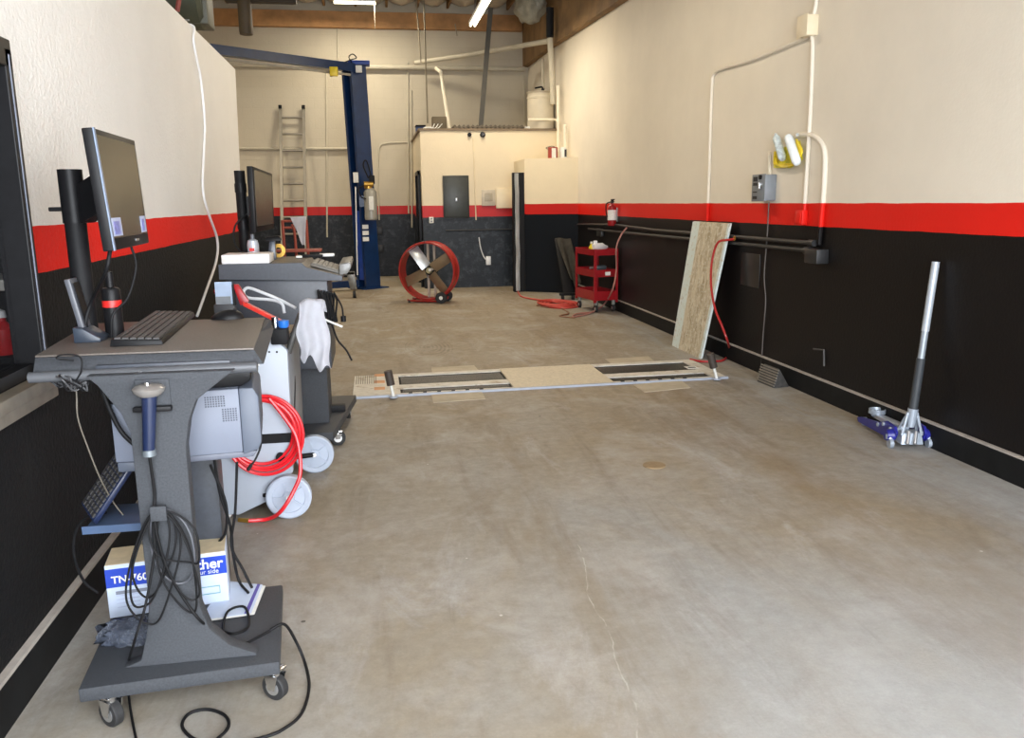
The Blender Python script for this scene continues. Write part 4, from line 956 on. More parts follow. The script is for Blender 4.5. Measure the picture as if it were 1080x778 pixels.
# ================================================================ FLOOR ROLLER TESTER
Y0, Y1 = 6.70, 7.55; XA, XB = -.22, 3.03
o = thing('roller_tester', 'pale flush roller brake tester set across the concrete floor', 'roller tester', ((XA+XB)/2, Y0, 0))
TZ = .012
def yf(x): return Y0+.08*(x-XA)/(XB-XA)
def plate(x0, x1, y0, y1, mt, name, z=TZ, z0=.0005):
    k = .0246
    MB().poly([V((x0, y0+k*(x0-XA), z0)), V((x1, y0+k*(x1-XA), z0)), V((x1, y1+k*(x1-XA), z0)), V((x0, y1+k*(x0-XA), z0))], [V((x0, y0+k*(x0-XA), z)), V((x1, y0+k*(x1-XA), z)), V((x1, y1+k*(x1-XA), z)), V((x0, y1+k*(x0-XA), z))]).build(name, mt, o, smooth=False)
gx = lambda px, py: fl(px, py).x
LX0, LX1 = gx(421, 405), gx(534, 400)      # left opening
RX0, RX1 = gx(628, 390), gx(731, 388)
y_a, y_b, y_c, y_d = Y0+.06, Y0+.23, Y0+.38, Y0+.76   # narrow slot, bar, wide slot
PIT = mat('dark_pit', (.006, .006, .006), .9)
plate(XA, XB, Y0-.028, Y0, PLATEW, 'front_rail', .018)
plate(XA, LX0, Y0, Y1, PLATE, 'cover_plate')
plate(LX1, RX0, Y0, Y1, mat('tread_plate', srgb(204, 194, 172), .6, 0, .12, 40, .3), 'center_plate', .016)
plate(RX1, XB, Y0, Y1, PLATE, 'cover_plate')
for (x0, x1) in ((LX0, LX1), (RX0, RX1)):
    plate(x0, x1, Y0, y_a, PLATE, 'bar'); plate(x0, x1, y_b, y_c, PLATE, 'bar'); plate(x0, x1, y_d, Y1, PLATE, 'bar')
    plate(x0, x1, y_a, y_b, PIT, 'pit', .002); plate(x0, x1, y_c, y_d, PIT, 'pit', .002)
    k = .0246
    ROL = mat('roller_dark', srgb(44, 44, 42), .4, .4, .25, 30, .3)
    # crowns of the sunken rollers showing in the slots
    for (ya, yb) in ((y_a, y_b), (y_c, y_d)):
        m = MB(); n = 14; w = (yb-ya)*.5-.035; cy_ = (ya+yb)/2
        prof = [(cy_+w*math.cos(PI*i/n), .002+.008*math.sin(PI*i/n)) for i in range(n+1)]
        m.poly([V((x0+.02, p[0]+k*(x0-XA), p[1])) for p in prof], [V((x1-.02, p[0]+k*(x1-XA), p[1])) for p in prof]); m.build('roller', ROL, o)
for i in range(6):
    for (x0, x1) in ((LX0, LX1), (RX0, RX1)):
        x = x0+.08+(x1-x0)*.75*i/6; B(x-.015, x+.015, yf(x)+.02, yf(x)+.05, TZ, TZ+.006).build('bolt', BLKM, o)
for py in (396, 403, 410):
    c = fl(401, py+1); B(c.x-.05, c.x+.04, c.y-.05, c.y+.05, TZ, TZ+.003).build('orange_mark', ORNG, o)
for i in range(10):
    x = XA+.02+i*.019; B(x-.003, x+.003, Y1-.36, Y1-.02, TZ, TZ+.003).build('ridge', mat('ridge_dark', srgb(110, 104, 90), .6), o)
c = fl(729, 389); B(c.x-.05, c.x+.06, c.y-.05, c.y+.06, TZ, TZ+.003).build('printed_label', TAPE, o); B(c.x-.03, c.x+.04, c.y-.02, c.y+.02, TZ+.003, TZ+.004).build('label_print', INK, o)
# bumper posts
for (bp, tp, lb) in (((415, 418), (409, 391), 'left'), ((756, 399), (749, 373), 'right')):
    c = fl(*bp, .02); t_ = wy(tp[0], tp[1], c.y)
    mid = c.lerp(t_, .45)
    m = MB(); m.cyl(c, mid, .013); m.build('post', TAPE, o)
    m = MB(); m.cyl(mid, t_, .033); m.build('rubber_sleeve', mat('sleeve_dark', srgb(64, 56, 50), .6), o)
    m = MB(); m.cyl((c.x, c.y, TZ), (c.x, c.y, TZ+.012), .035); m.build('post_foot', PLATEW, o)
for (q, lb) in ((((455, 416), (508, 413), (512, 421), (457, 425)), 'pale concrete patch in front of the left rollers'), (((668, 406), (718, 401), (728, 409), (680, 414)), 'pale concrete patch with a dark spot in front of right rollers'),
                (((455, 388), (500, 385.5), (505, 391), (456, 394)), 'pale concrete patch behind the left rollers'), (((638, 379), (684, 376), (690, 381), (645, 384)), 'pale concrete patch behind the right rollers')):
    P = [fl(*p) for p in q]
    for p in P:
        pass
    tag(MB().poly([p+V((0, 0, .0004)) for p in P], [p+V((0, 0, .005)) for p in P]).build('floor_patch', OCONC, smooth=False), lb, 'floor patch')
c = fl(690, 491); tag(MB().lathe([(0, .0005), (.068, .0005), (.066, .006), (0, .008)], T(c.x, c.y, 0)).build('floor_plug', PLUG), 'round tan plug in the concrete floor', 'floor plug')
p = [fl(360, 395.5, .012), fl(385, 395, .012), fl(412, 390, .02)]
# ================================================================ FRONT CART
o = thing('diagnostic_cart', 'front grey computer cart on casters by the left wall', 'cart', (-.66, 2.75, 0))
CA = o
FLc, FRc = fl(82, 727, .155), fl(294.6, 697.5, .155)
BRc = fl(298, 616, .155); BLc = FLc + (BRc-FRc)
BLc.x = max(BLc.x, -1.08)
q = [FLc, FRc, BRc, BLc]
MB().poly([p-V((0, 0, .045)) for p in q], q, .006).build('base', STEEL, o)
# thin raised edge
# column: front plate with flared top and bottom
YP = 2.50
def P2(px, py): v = wy(px, py, YP); return (v.x, v.z)
xl, xr = -.725, -.575
zb0 = .155
prof = [(-.82, zb0), (-.765, zb0+.02), (-.738, .27), (xl, .36), (xl, .90), (-.745, .96), (-.80, 1.045), (-.83, 1.075), (-.42, 1.075), (-.455, 1.05), (-.535, .99), (-.56, .93), (xr, .85), (-.578, .34), (-.555, .26), (-.50, .20), (-.425, zb0+.01), (-.42, zb0)]
MB().prism(prof, 'y', YP, YP+.05, .004).build('column', STEEL, o)
MB().box(-.80, -.595, 3.02, 3.12, zb0, .71, bev=.004).build('rear_channel', STEEL2, o)
# desk: front edge at y 2.6, sloping lip rail
zt = 1.125
dl, dr = V((-.995, 2.60, zt)), V((-.372, 2.585, zt)); bR, bL = V((-.425, 3.30, zt)), V((-1.06, 3.30, zt))
m = MB(); m.poly([p-V((0, 0, .006)) for p in (dl, dr, bR, bL)], [dl, dr, bR, bL], .002); m.build('desktop', DESKTOP, o)
m = MB(); m.slab([dl+V((0, 0, -.006)), dr+V((0, 0, -.006)), dr+V((0, -.03, -.045)), dl+V((0, -.03, -.045))], -.012, .002)
m.poly([dr+V((-.012, 0, -.006)), dr+V((0, 0, -.006)), dr+V((.03, -.03, -.045)), dr+V((.0, -.03, -.045))], [bR+V((-.012, 0, -.006)), bR+V((0, 0, -.006)), bR+V((.03, 0, -.045)), bR+V((.0, 0, -.045))])
m.box(-.99, -.40, 2.62, 3.28, zt-.045, zt-.006); m.build('apron', STEEL, o)
m = MB(); m.cyl((-1.0, 2.555, 1.068), (-.36, 2.545, 1.074), .016); m.build('front_rail', mat('rail_grey', srgb(88, 90, 94), .4, .2), o)
m = MB()
for x in (-.91, -.69, -.46): m.cyl((x, 2.545, 1.073), (x, 2.533, 1.073), .006, n=8)
m.build('rail_screw', CHROME, o)
B(-.82, -.44, 2.56, 2.95, 1.055, zt-.03, bev=.004).build('under_desk_bracket', STEEL2, o)
# casters
def caster(par, x, y, zt_, r=.038, hubm=ALU, rz=0.):
    M = T(x, y, 0) @ RZ(rz)
    m = MB(); m.box(-.026, .026, -.03, .03, zt_-.010, zt_, bev=.003, M=M); m.cyl(M @ V((0, 0, zt_-.03)), M @ V((0, 0, zt_-.01)), .018)
    for s in (-.021, .021): m.poly([M @ V(p) for p in ((s-.002, -.028, zt_-.02), (s-.002, .024, zt_-.02), (s-.002, .012, r-.004), (s-.002, -.014, r-.004))], [M @ V(p) for p in ((s+.002, -.028, zt_-.02), (s+.002, .024, zt_-.02), (s+.002, .012, r-.004), (s+.002, -.014, r-.004))])
    k = m.build('caster', CHROME, par)
    MB().lathe([(.012, -.015), (r-.004, -.015), (r, -.011), (r, .011), (r-.004, .015), (.012, .015), (.012, -.015)], M @ T(0, 0, r) @ RY(PI/2)).build('caster_wheel', BLKW, k)
    MB().cyl(M @ V((-.0165, 0, r)), M @ V((.0165, 0, r)), r*.55).build('caster_hub', hubm, k)
caster(CA, FLc.x+.07, FLc.y+.045, .11, .043, ALU, .9); caster(CA, FRc.x-.025, FRc.y+.05, .11, .043, ALU, 1.0); caster(CA, BRc.x-.05, BRc.y-.06, .11, .043); caster(CA, BLc.x+.06, BLc.y-.06, .11, .043)
# monitor pole
pt, pb_ = wy(76, 180, 2.95), wy(92, 352, 2.95)
pb_.z = zt-.001; pt.x = pb_.x = -.955
MB().cyl((-.955, 2.95, zt), (-.955, 2.95, 1.665), .033).build('monitor_pole', BLKM, o)
m = MB(); m.cyl((-.955, 2.95, 1.50), (-.955, 2.95, 1.67), .037); m.cyl((-1.03, 2.95, 1.545), (-.955, 2.95, 1.545), .007); m.build('pole_collar', BLK, o)
# monitor
fa, fb = wy(97, 134, 2.62), wy(142, 148, 3.12); fc_, fd = wy(157.5, 256, 3.12), wy(120, 264.5, 2.62)
nrm = (fb-fa).cross(fd-fa).normalized()
if nrm.x < 0: nrm = -nrm
mo = thing('monitor', 'black flat monitor on the front cart pole facing into the bay', 'monitor', (-.955, 2.95, zt))
quad = [fa, fb, fc_, fd]
MB().poly([p-nrm*.030 for p in quad], quad, .004).build('housing', BLK, mo)
ins = lambda u, w: fa.lerp(fb, u).lerp(fd.lerp(fc_, u), w)
sq = [ins(.045, .05), ins(.955, .05), ins(.955, .90), ins(.045, .90)]
sc = MB().poly([p+nrm*.0002 for p in sq], [p+nrm*.0018 for p in sq]).build('screen', SCREEN, mo, smooth=False)
for (u0, u1) in ((.055, .27), (.80, .95)):
    q2 = [ins(u0, .73), ins(u1, .73), ins(u1, .885), ins(u0, .885)]
    MB().poly([p+nrm*.0018 for p in q2], [p+nrm*.0026 for p in q2]).build('screen_window', mat('screen_pale', srgb(176, 186, 214), .35, 0, .1, 10), sc, smooth=False)
    q2 = [ins(u0+.03, .76), ins(u1-.05, .76), ins(u1-.05, .87), ins(u0+.03, .87)]
    MB().poly([p+nrm*.0026 for p in q2], [p+nrm*.0032 for p in q2]).build('screen_icon', ICON, sc, smooth=False)
e0, e1 = ins(.0, .02), ins(.0, .98)
MB().poly([ins(0, .0)+nrm*.0, ins(.03, .0)+nrm*0, ins(.03, 1)+nrm*0, ins(0, 1)+nrm*0], [ins(0, .0)+nrm*.004, ins(.03, .0)+nrm*.004, ins(.03, 1)+nrm*.004, ins(0, 1)+nrm*.004]).build('side_trim', mat('bezel_grey_blue', srgb(120, 134, 156), .25), mo, smooth=False)
q2 = [ins(.6, .935), ins(.70, .935), ins(.70, .955), ins(.6, .955)]
MB().poly([p+nrm*.0002 for p in q2], [p+nrm*.001 for p in q2]).build('maker_badge', ALU, mo, smooth=False)
cc = ins(.5, .5)-nrm*.03; q2 = [ins(.25, .25), ins(.75, .25), ins(.75, .75), ins(.25, .75)]
MB().poly([p-nrm*.03 for p in q2], [p-nrm*.055 for p in q2], .01).build('rear_shell', BLK, mo)
# VESA bracket between pole and monitor
m = MB(); ce = ins(.45, .5)-nrm*.055
m.poly([V((-.917, 2.88, 1.50)), V((-.917, 2.88, 1.62)), V((-.917, 3.02, 1.62)), V((-.917, 3.02, 1.50))], [ce+V((.0, -.06, -.06)), ce+V((.0, -.06, .06)), ce+V((.0, .06, .06)), ce+V((.0, .06, -.06))]); m.build('mount_bracket', BLK, mo)
m = MB()
for dz in (-.035, .03): m.cyl((-.90, 2.895, 1.56+dz), (-.90, 2.870, 1.56+dz), .008)
m.build('bracket_bolt', CHROME, mo)
ca0 = ins(.1, .98)-nrm*.02
rod('monitor_cable', 'black cable looping from the front monitor down to the cart desk', 'cable', [ca0, ca0+V((-.02, 0, -.07)), V((-.90, 2.86, 1.26)), V((-.93, 2.86, 1.18)), V((-.92, 2.9, zt+.006))], .006, BLKM, sm=True)
ca1 = ins(.62, .99)-nrm*.02
rod('monitor_cable', 'thin black cable hanging from the monitor centre behind the wand scanner', 'cable', [ca1, ca1+V((.01, 0, -.07)), ca1+V((-.02, -.02, -.17)), ca1+V((-.06, -.06, -.22)), V((-.86, 2.87, zt+.006))], .004, BLKM, sm=True)
# keyboard
def keyboard(name, label, org, ax, ay, Lx, Ly, nx, ny, mt=BLK, mk=None, zt_=.022):
    ax, ay = V(ax).normalized(), V(ay).normalized(); az = ax.cross(ay).normalized()
    M = Matrix(((ax.x, ay.x, az.x, org[0]), (ax.y, ay.y, az.y, org[1]), (ax.z, ay.z, az.z, org[2]), (0, 0, 0, 1)))
    k = thing(name, label, 'keyboard', org)
    MB().poly([M @ V(p) for p in ((0, 0, 0), (Lx, 0, 0), (Lx, Ly, 0), (0, Ly, 0))], [M @ V(p) for p in ((.004, .004, zt_*.7), (Lx-.004, .004, zt_*.7), (Lx-.004, Ly-.004, zt_), (.004, Ly-.004, zt_))], .002).build('case', mt, k)
    mm = MB(); kx, ky = (Lx-.02)/nx, (Ly-.02)/ny
    for i in range(nx):
        for j in range(ny):
            z0 = zt_*.7+(zt_*.3)*(j/ny); x0, y0 = .01+i*kx, .01+j*ky
            mm.poly([M @ V(p) for p in ((x0+.001, y0+.001, z0-.001), (x0+kx-.001, y0+.001, z0-.001), (x0+kx-.001, y0+ky-.001, z0-.001), (x0+.001, y0+ky-.001, z0-.001))],
                    [M @ V(p) for p in ((x0+.003, y0+.002, z0+.006), (x0+kx-.003, y0+.002, z0+.006), (x0+kx-.003, y0+ky-.003, z0+.006), (x0+.003, y0+ky-.003, z0+.006))])
    mm.build('keys', mk or mat('key_black', (.035, .033, .032), .5, 0, .2, 60), k, smooth=False); return k
ka, kb, kc = fl(116, 366, zt), fl(172, 363.5, zt), fl(206, 333, zt)
kd = fl(142, 334, zt)
keyboard('keyboard', 'black keyboard on the front cart desk', V((kb.x, kb.y, zt+.0005)), (kc-kb), (ka-kb), (kc-kb).length, .155, 18, 6)
# mouse
c = fl(240, 336, zt); o = thing('computer_mouse', 'black mouse on the front cart desk corner', 'mouse', (c.x, c.y, zt))
m = MB(); bmesh.ops.create_uvsphere(m.bm, u_segments=24, v_segments=14, radius=1)
for v in m.bm.verts: v.co = V((c.x+v.co.x*.062, c.y+v.co.y*.036, zt+max(0, v.co.z)*.034*(1+.2*v.co.x)))
m.build('body', BLK, o)
m = MB(); m.cyl((c.x+.03, c.y-.005, zt+.032), (c.x+.03, c.y+.005, zt+.032), .008); m.build('scroll_wheel', BLKM, o)
# payment tablet in charging wedge
o = thing('handheld_terminal', 'grey handheld device slanting in a charging stand by the pole', 'handheld device', (-.90, 2.80, zt))
c0, c1 = fl(78, 362, zt), fl(108, 360, zt)
x0, x1, yk = c0.x, c1.x, c0.y
m = MB(); m.prism([(x0, zt), (x1, zt), (x1, zt+.012), (x0+.03, zt+.045), (x0, zt+.05)], 'y', yk, yk+.10, .003); m.build('stand', mat('stand_dark', srgb(52, 60, 72), .35), o)
ta, tb = wy(73, 294, yk+.03), wy(92, 356, yk+.03)
q2 = [ta, tb, tb+V((0, .07, 0)), ta+V((0, .07, 0))]
MB().slab(q2, .018, .004).build('body', mat('device_grey', srgb(86, 88, 94), .35), o)
MB().poly([ta.lerp(tb, .08)+V((.004, .008, .001)), ta.lerp(tb, .7)+V((.004, .008, .001)), ta.lerp(tb, .7)+V((.004, .062, .001)), ta.lerp(tb, .08)+V((.004, .062, .001))], [ta.lerp(tb, .08)+V((.006, .008, .002)), ta.lerp(tb, .7)+V((.006, .008, .002)), ta.lerp(tb, .7)+V((.006, .062, .002)), ta.lerp(tb, .08)+V((.006, .062, .002))]).build('display', BLK, o)
# wand scanner with red band
c0 = fl(119, 356, zt); yk = c0.y+.03; tp = wy(113, 292, yk)
o = thing('wand_scanner', 'black upright wand with red band on the front cart desk', 'scanner', (c0.x, yk, zt))
ax0 = V((c0.x, yk, zt)); 
MB().lathe([(0, 0), (.030, 0), (.030, .006), (.029, .012), (.029, .10), (0, .10)], T(*ax0)).build('body', BLK, o)
MB().lathe([(.0, .10), (.0302, .10), (.0302, .122), (.0, .122)], T(*ax0)).build('red_band', LABELR, o)
MB().lathe([(0, .122), (.0295, .122), (.0295, .155), (.025, .162), (.013, .165), (.012, .215), (0, .218)], T(*ax0)).build('head', BLK, o)
o = tag(MB().box(-.785, -.755, 3.0, 3.04, zt, zt+.018, bev=.006).build('small_white_adapter', WHT), 'small white adapter behind the wand on the front desk', 'adapter')
# barcode scanner on the column
o = thing('barcode_scanner', 'blue and silver handheld scanner hung on the front cart column', 'scanner', (-.655, YP, .9))
hc, hl = wy(157, 413, YP-.035), wy(157, 474, YP-.035)
MB().lathe([(0, 0), (.03, .004), (.043, .016), (.046, .026), (.036, .034), (.02, .037), (0, .038)], T(hc.x, hc.y, hc.z-.015)).build('head', mat('scanner_silver', srgb(150, 146, 142), .25, .4), o)
m = MB(); m.poly([V((hl.x+.017*math.cos(a_), hl.y+.015*math.sin(a_), hl.z)) for a_ in [2*PI*i/16 for i in range(16)]], [V((hc.x+.021*math.cos(a_), hc.y+.019*math.sin(a_), hc.z-.012)) for a_ in [2*PI*i/16 for i in range(16)]]); m.build('grip', NAVY, o)
MB().cyl((hl.x, hl.y, hl.z-.018), (hl.x, hl.y, hl.z), .019).build('grip_end', mat('grip_end_grey', srgb(120, 128, 134), .3, .4), o)
m = MB(); m.box(hc.x-.052, hc.x+.054, YP-.03, YP-.006, hc.z-.062, hc.z-.047, bev=.003); m.build('holder', BLK, o); B(hc.x-.045, hc.x+.05, YP-.006, YP, hc.z-.07, hc.z+.03, bev=.002).build('holder_plate', STEEL, o)
MB().cyl((hc.x+.0, hc.y-.01, hc.z+.018), (hc.x, hc.y-.01, hc.z+.03), .008).build('button', CHROME, o)
sc_pts = [V((hl.x, hl.y, hl.z-.02)), wy(163, 520, YP-.012), wy(163, 545, YP-.02), wy(172, 590, YP-.012), wy(190, 625, YP-.02), wy(212, 655, YP-.03), fl(225, 660, .17), fl(245, 668, .17), fl(262, 660, .165), fl(258, 640, .165), fl(240, 645, .165), fl(236, 668, .165), fl(252, 680, .165), fl(285, 665, .165)]
rod('scanner_cord', 'grey black cord dropping from the blue scanner to the cart base', 'cable', sc_pts, .0045, BLKM, sm=True)
# cord hook with coil of black cable
o = thing('cord_hook', 'square grey cord hook on the front of the cart column', 'hook', (wy(172, 536, YP).x, YP, .66))
c = wy(171, 536, YP)
B(c.x-.024, c.x+.022, YP-.045, YP-.03, c.z-.024, c.z+.022, bev=.003).build('plate', STEEL, o); B(c.x-.012, c.x+.012, YP-.031, YP, c.z-.012, c.z+.012).build('stem', STEEL, o)
o = thing('cable_coil', 'loops of black cable hanging from the cord hook on the column', 'cable', (c.x, YP-.02, c.z))
for k in range(7):
    sg = -1 if k % 2 else 1; rx = (.060, .055, .050, .070, .066, .045, .040)[k]; dz = (.24, .27, .33, .36, .18, .31, .29)[k]
    m = MB(); pts = []
    for i in range(24):
        a_ = 2*PI*i/24; wob = .010*math.sin(a_*3+k)
        f = (1-math.cos(a_))/2
        pts.append(V((c.x+sg*(.055+.006*k)*f*.9+math.sin(a_)*rx*(1+.15*math.sin(2*a_)), YP-.014-.0035*k-.012*abs(math.sin(a_)), c.z+.006-dz*f+wob*f)))
    m.tube(pts+[pts[0]], .0033, k=3); m.build('loop', BLKM if k else mat('cable_mid_grey', srgb(78, 80, 86), .45), o)
# long cable to floor
p = [c+V((-.005, -.02, 0)), wy(162, 590, YP-.03), wy(153, 640, YP-.05), wy(143, 672, YP-.09), fl(137, 700, .1)+V((0, -.03, 0)), fl(136, 735, .02), fl(140, 762, .008), fl(146, 790, .006)]
rod('power_cable', 'thin dark cable running from the column over the cart base to the floor', 'cable', p, .004, BLKM, sm=True)
p = [fl(285, 664, .165), fl(300, 661, .16)+V((0, 0, .01)), fl(312, 676, .08), fl(322, 700, .01), fl(326, 725, .006), fl(318, 752, .006), fl(300, 768, .006), fl(282, 776, .006), fl(255, 782, .006), fl(225, 784, .006), fl(203, 778, .006), fl(192, 765, .006), fl(200, 752, .006), fl(220, 748, .006), fl(238, 755, .006), fl(240, 768, .006), fl(222, 785, .006)]
rod('power_cable', 'black cable trailing off the cart base into a loop on the floor', 'cable', p, .005, BLKM, sm=True)
# cables at the left under the desk
p = [wy(70, 397, 2.6), wy(80, 410, 2.6), wy(82, 440, 2.6), wy(92, 470, 2.62), wy(106, 505, 2.65), wy(120, 530, 2.7), wy(130, 543, 2.7)]
rod('power_cable', 'pale thin cable wandering down left of the front cart column', 'cable', p, .0024, mat('cable_tan', srgb(96, 90, 80), .5), sm=True)
o = thing('cable_bundle', 'tangle of thin wires tied under left end of the front desk', 'cable', (-.92, 2.56, 1.05))
for k in range(6):
    ph = k*1.1; m = MB(); m.tube([wy(62+5*math.sin(ph), 396, 2.55), wy(75+12*math.sin(ph+1), 402+5*math.cos(ph), 2.53-.004*k), wy(82+10*math.cos(ph), 412, 2.54), wy(88+6*math.sin(ph*2), 402, 2.55), wy(70-8*math.sin(ph), 408, 2.54), wy(58+6*math.cos(ph), 402, 2.56)], .0025); m.build('wire', BLKM if k % 2 else mat('wire_grey', srgb(70, 70, 72), .5), o)
p = [wy(78, 380, 2.55), wy(60, 378, 2.545), wy(66, 374, 2.54), wy(84, 376, 2.54), wy(86, 390, 2.535), wy(80, 402, 2.54)]
MB().tube(p, .0025).build('wire', BLKM, o)
p = [wy(104, 400, 2.62), wy(115, 430, 2.62), wy(128, 455, 2.60), wy(143, 470, 2.60)]
rod('power_cable', 'two thick black cables crossing behind the column neck', 'cable', p, .007, BLKM, sm=True)
p = [wy(112, 540, 2.7), wy(92, 545, 2.72), wy(80, 560, 2.74), wy(78, 585, 2.76), wy(88, 612, 2.8), wy(103, 625, 2.82)]
rod('power_cable', 'black cable bulging out left of the cart toward the wall', 'cable', p, .0045, BLKM, sm=True)
# power supplies and small shelf left of the column
o = thing('power_adapter', 'grey box power supply fixed left of the cart column', 'power supply', (-.78, 2.7, .75))
a_, b2 = wy(123, 498, 2.64), wy(146, 425, 2.64)
B(a_.x, b2.x-.012, 2.64, 2.74, a_.z+.03, b2.z, bev=.006).build('housing', PRT, o)
B(a_.x+.005, b2.x-.014, 2.635, 2.745, a_.z, a_.z+.032, bev=.006).build('lower_cover', PRTD, o)
B(a_.x-.005, b2.x-.012, 2.64, 2.76, b2.z, 1.065, bev=.004).build('top_box', BLKM, o)
c = wy(121, 410, 2.63); MB().cyl((c.x, 2.64, c.z), (c.x, 2.628, c.z), .006).build('green_light', mat('green_led', (.1, .9, .2), .4, emit=3), o)
o = thing('side_shelf', 'small blue grey tray bracketed low on left of the cart column', 'tray', (-.8, 2.75, .55))
a_ = fl(98, 563, .56); 
m = MB(); m.box(-.93, -.725, 2.62, 2.85, .555, .565, bev=.002); m.box(-.93, -.725, 2.615, 2.62, .555, .58); m.build('tray', mat('tray_blue_grey', srgb(66, 84, 112), .35), o)
keyboard('keyboard', 'dark blue black keyboard standing on edge in the side tray', V((-.90, 2.66, .567)), V((.12, .05, .17)), V((-.06, .1, .03)), .24, .12, 12, 5, NAVY)
# bag of plastic and toner box on the base
ca, cb_ = fl(116, 652, .156), fl(242, 634, .156)
wd = (cb_-ca).length; ax = (cb_-ca).normalized(); ay = V((-ax.y, ax.x, 0))
hgt = wy(240, 581, cb_.y).z-.156
o = thing('toner_box', 'blue and white toner carton on the base of the front cart', 'box', (ca.x, ca.y, .156), math.atan2(ax.y, ax.x))
BM_ = PM[o.name]; hh = .175
print('toner', wd, hgt, ca, cb_)
Db = .16
hh = max(.16, min(.26, hgt))
B(0, wd, 0, Db, 0, hh, bev=.002, M=BM_).build('carton', BOXW, o)
B(.002, wd-.002, .002, Db-.002, hh, hh+.0015, M=BM_).build('top_flap', CARD, o)
B(0, wd, -.0012, 0, hh*.58, hh*.93, M=BM_).build('blue_band', BOXB, o)
TM = lambda x, z: BM_ @ T(x, -.0015, z) @ RX(PI/2)
text('printed_name', 'TN-760', hh*.19, TM(wd*.045, hh*.66), TAPE, o, bold=True)
text('printed_name', 'brother', hh*.27, TM(wd*.555, hh*.71), TAPE, o, bold=True)
text('printed_slogan', 'at your side', hh*.12, TM(wd*.65, hh*.61), TAPE, o)
for k in range(5): B(wd*.07, wd*(.33 if k == 0 else .26), -.0016, 0, hh*(.50-.075*k)-(.012 if k == 0 else .003), hh*(.50-.075*k), M=BM_).build('printed_text_line', GREYINK if k == 0 else mat('pale_ink', srgb(170, 180, 205), .6), o)
m = MB()
for (a0, a1, b0_, b1_) in ((.74, .93, .34, .345), (.74, .93, .20, .205)): m.box(wd*a0, wd*a1, -.0016, 0, hh*b0_, hh*(b1_+.01), M=BM_)
for x in (.74, .925): m.box(wd*x, wd*(x+.006), -.0016, 0, hh*.20, hh*.35, M=BM_)
m.build('printed_frame', mat('ink_green_blue', srgb(110, 160, 170), .5), o)
# plastic film bag
def lump(name, m_, c, sx, sy, sz, parent=None, amp=.35, seed=0, sub=28, freq=3.):
    mm = MB(); bmesh.ops.create_uvsphere(mm.bm, u_segments=sub, v_segments=sub//2, radius=1)
    for v in mm.bm.verts:
        n_ = 1+amp*noise.noise(v.co*freq+V((seed, seed, 0)))
        z = max(-.25, v.co.z*n_)
        v.co = V((c[0]+v.co.x*sx*n_, c[1]+v.co.y*sy*n_, c[2]+(z+.25)*sz))
    return mm.build(name, m_, parent, ang=1.)
c = fl(128, 672, .156); tag(lump('plastic_bag', FILM, (c.x+.035, c.y-.02, .157), .10, .05, .06, amp=.45, seed=3, freq=4), 'crumpled clear plastic bag on the cart base before the carton', 'plastic bag')
c0, c1, c2, c3 = fl(210, 655, .158), fl(265, 647, .158), fl(277, 617, .158), fl(238, 613, .158)
for k, lb in enumerate(('printed white leaflet with purple edge beside the toner carton', 'white leaflet under the purple edged one on cart base')):
    q2 = [p+V((.012*k, -.01*k, -.001*k+.002)) for p in (c0, c1, c2, c3)]
    if k == 0:
        o = thing('paper_leaflet', lb, 'paper', (c0.x, c0.y, .158)); MB().poly(q2, [p+V((0, 0, .001)) for p in q2]).build('sheet', BOXW, o)
        w_ = [q2[1].lerp(q2[0], .06), q2[1].lerp(q2[0], .14), q2[2].lerp(q2[3], .14), q2[2].lerp(q2[3], .06)]
        MB().poly([p+V((0, 0, .001)) for p in w_], [p+V((0, 0, .0014)) for p in w_]).build('purple_band', mat('ink_purple', srgb(90, 80, 160), .5), o)
    else: tag(MB().poly(q2, [p+V((0, 0, .0008)) for p in q2]).build('paper_leaflet', TAPE), lb, 'paper')
# printer on shelf
o = thing('laser_printer', 'grey laser printer on a shelf under the front cart desk', 'printer', (-.55, 2.9, .73))
o.location = (-.388, 2.72, .742); o.rotation_euler = (0, 0, .11); QM = Matrix.Translation(o.location) @ RZ(.11); PM[o.name] = QM
W_, D_, Z0_, Z1_ = .34, .36, .0, .232
def pr_(pts, y0, y1, bev=0.): return MB().poly([QM @ V((p[0], y0, p[1])) for p in pts], [QM @ V((p[0], y1, p[1])) for p in pts], bev)
pr_([(-W_, .02), (-.06, .02), (-.06, Z1_), (-W_, Z1_)], 0, D_, .005).build('body', PRT, o)
pr_([(-.06, .012), (-.012, .025), (0, .05), (.0, Z1_-.03), (-.015, Z1_), (-.06, Z1_+.002)], -.004, D_, .005).build('front_cover', PRTD, o)
pr_([(-W_+.01, 0), (-.03, 0), (-.015, .02), (-W_+.01, .02)], .004, D_-.02, .004).build('paper_tray', mat('tray_mid_grey', srgb(92, 96, 108), .5), o)
def vents(x0, z0, nx, nz):
    m = MB()
    for i in range(nx):
        for j in range(nz): m.box(x0+i*.008, x0+i*.008+.005, -.0012, .002, z0+j*.0075, z0+j*.0075+.005, M=QM)
    m.build('vent', mat('vent_dark', srgb(66, 70, 82), .6), o, smooth=False)
vents(-.165, Z1_-.055, 8, 5); vents(-.115, Z1_-.105, 6, 6)
pr_([(-W_+.02, Z1_), (-.05, Z1_), (-.02, Z1_+.02), (-.02, Z1_+.05), (-.09, Z1_+.08), (-W_+.02, Z1_+.08)], .03, D_-.04, .006).build('top_cover', BLK, o)
o2 = thing('printer_shelf', 'dark sheet metal shelf carrying the printer under front desk', 'shelf', (-.6, 2.9, .7))
m = MB(); m.box(-.80, -.46, 2.80, 3.04, .727, .735); m.box(-.81, -.80, 2.80, 3.04, .727, 1.07); m.build('shelf_plate', STEEL2, o2)
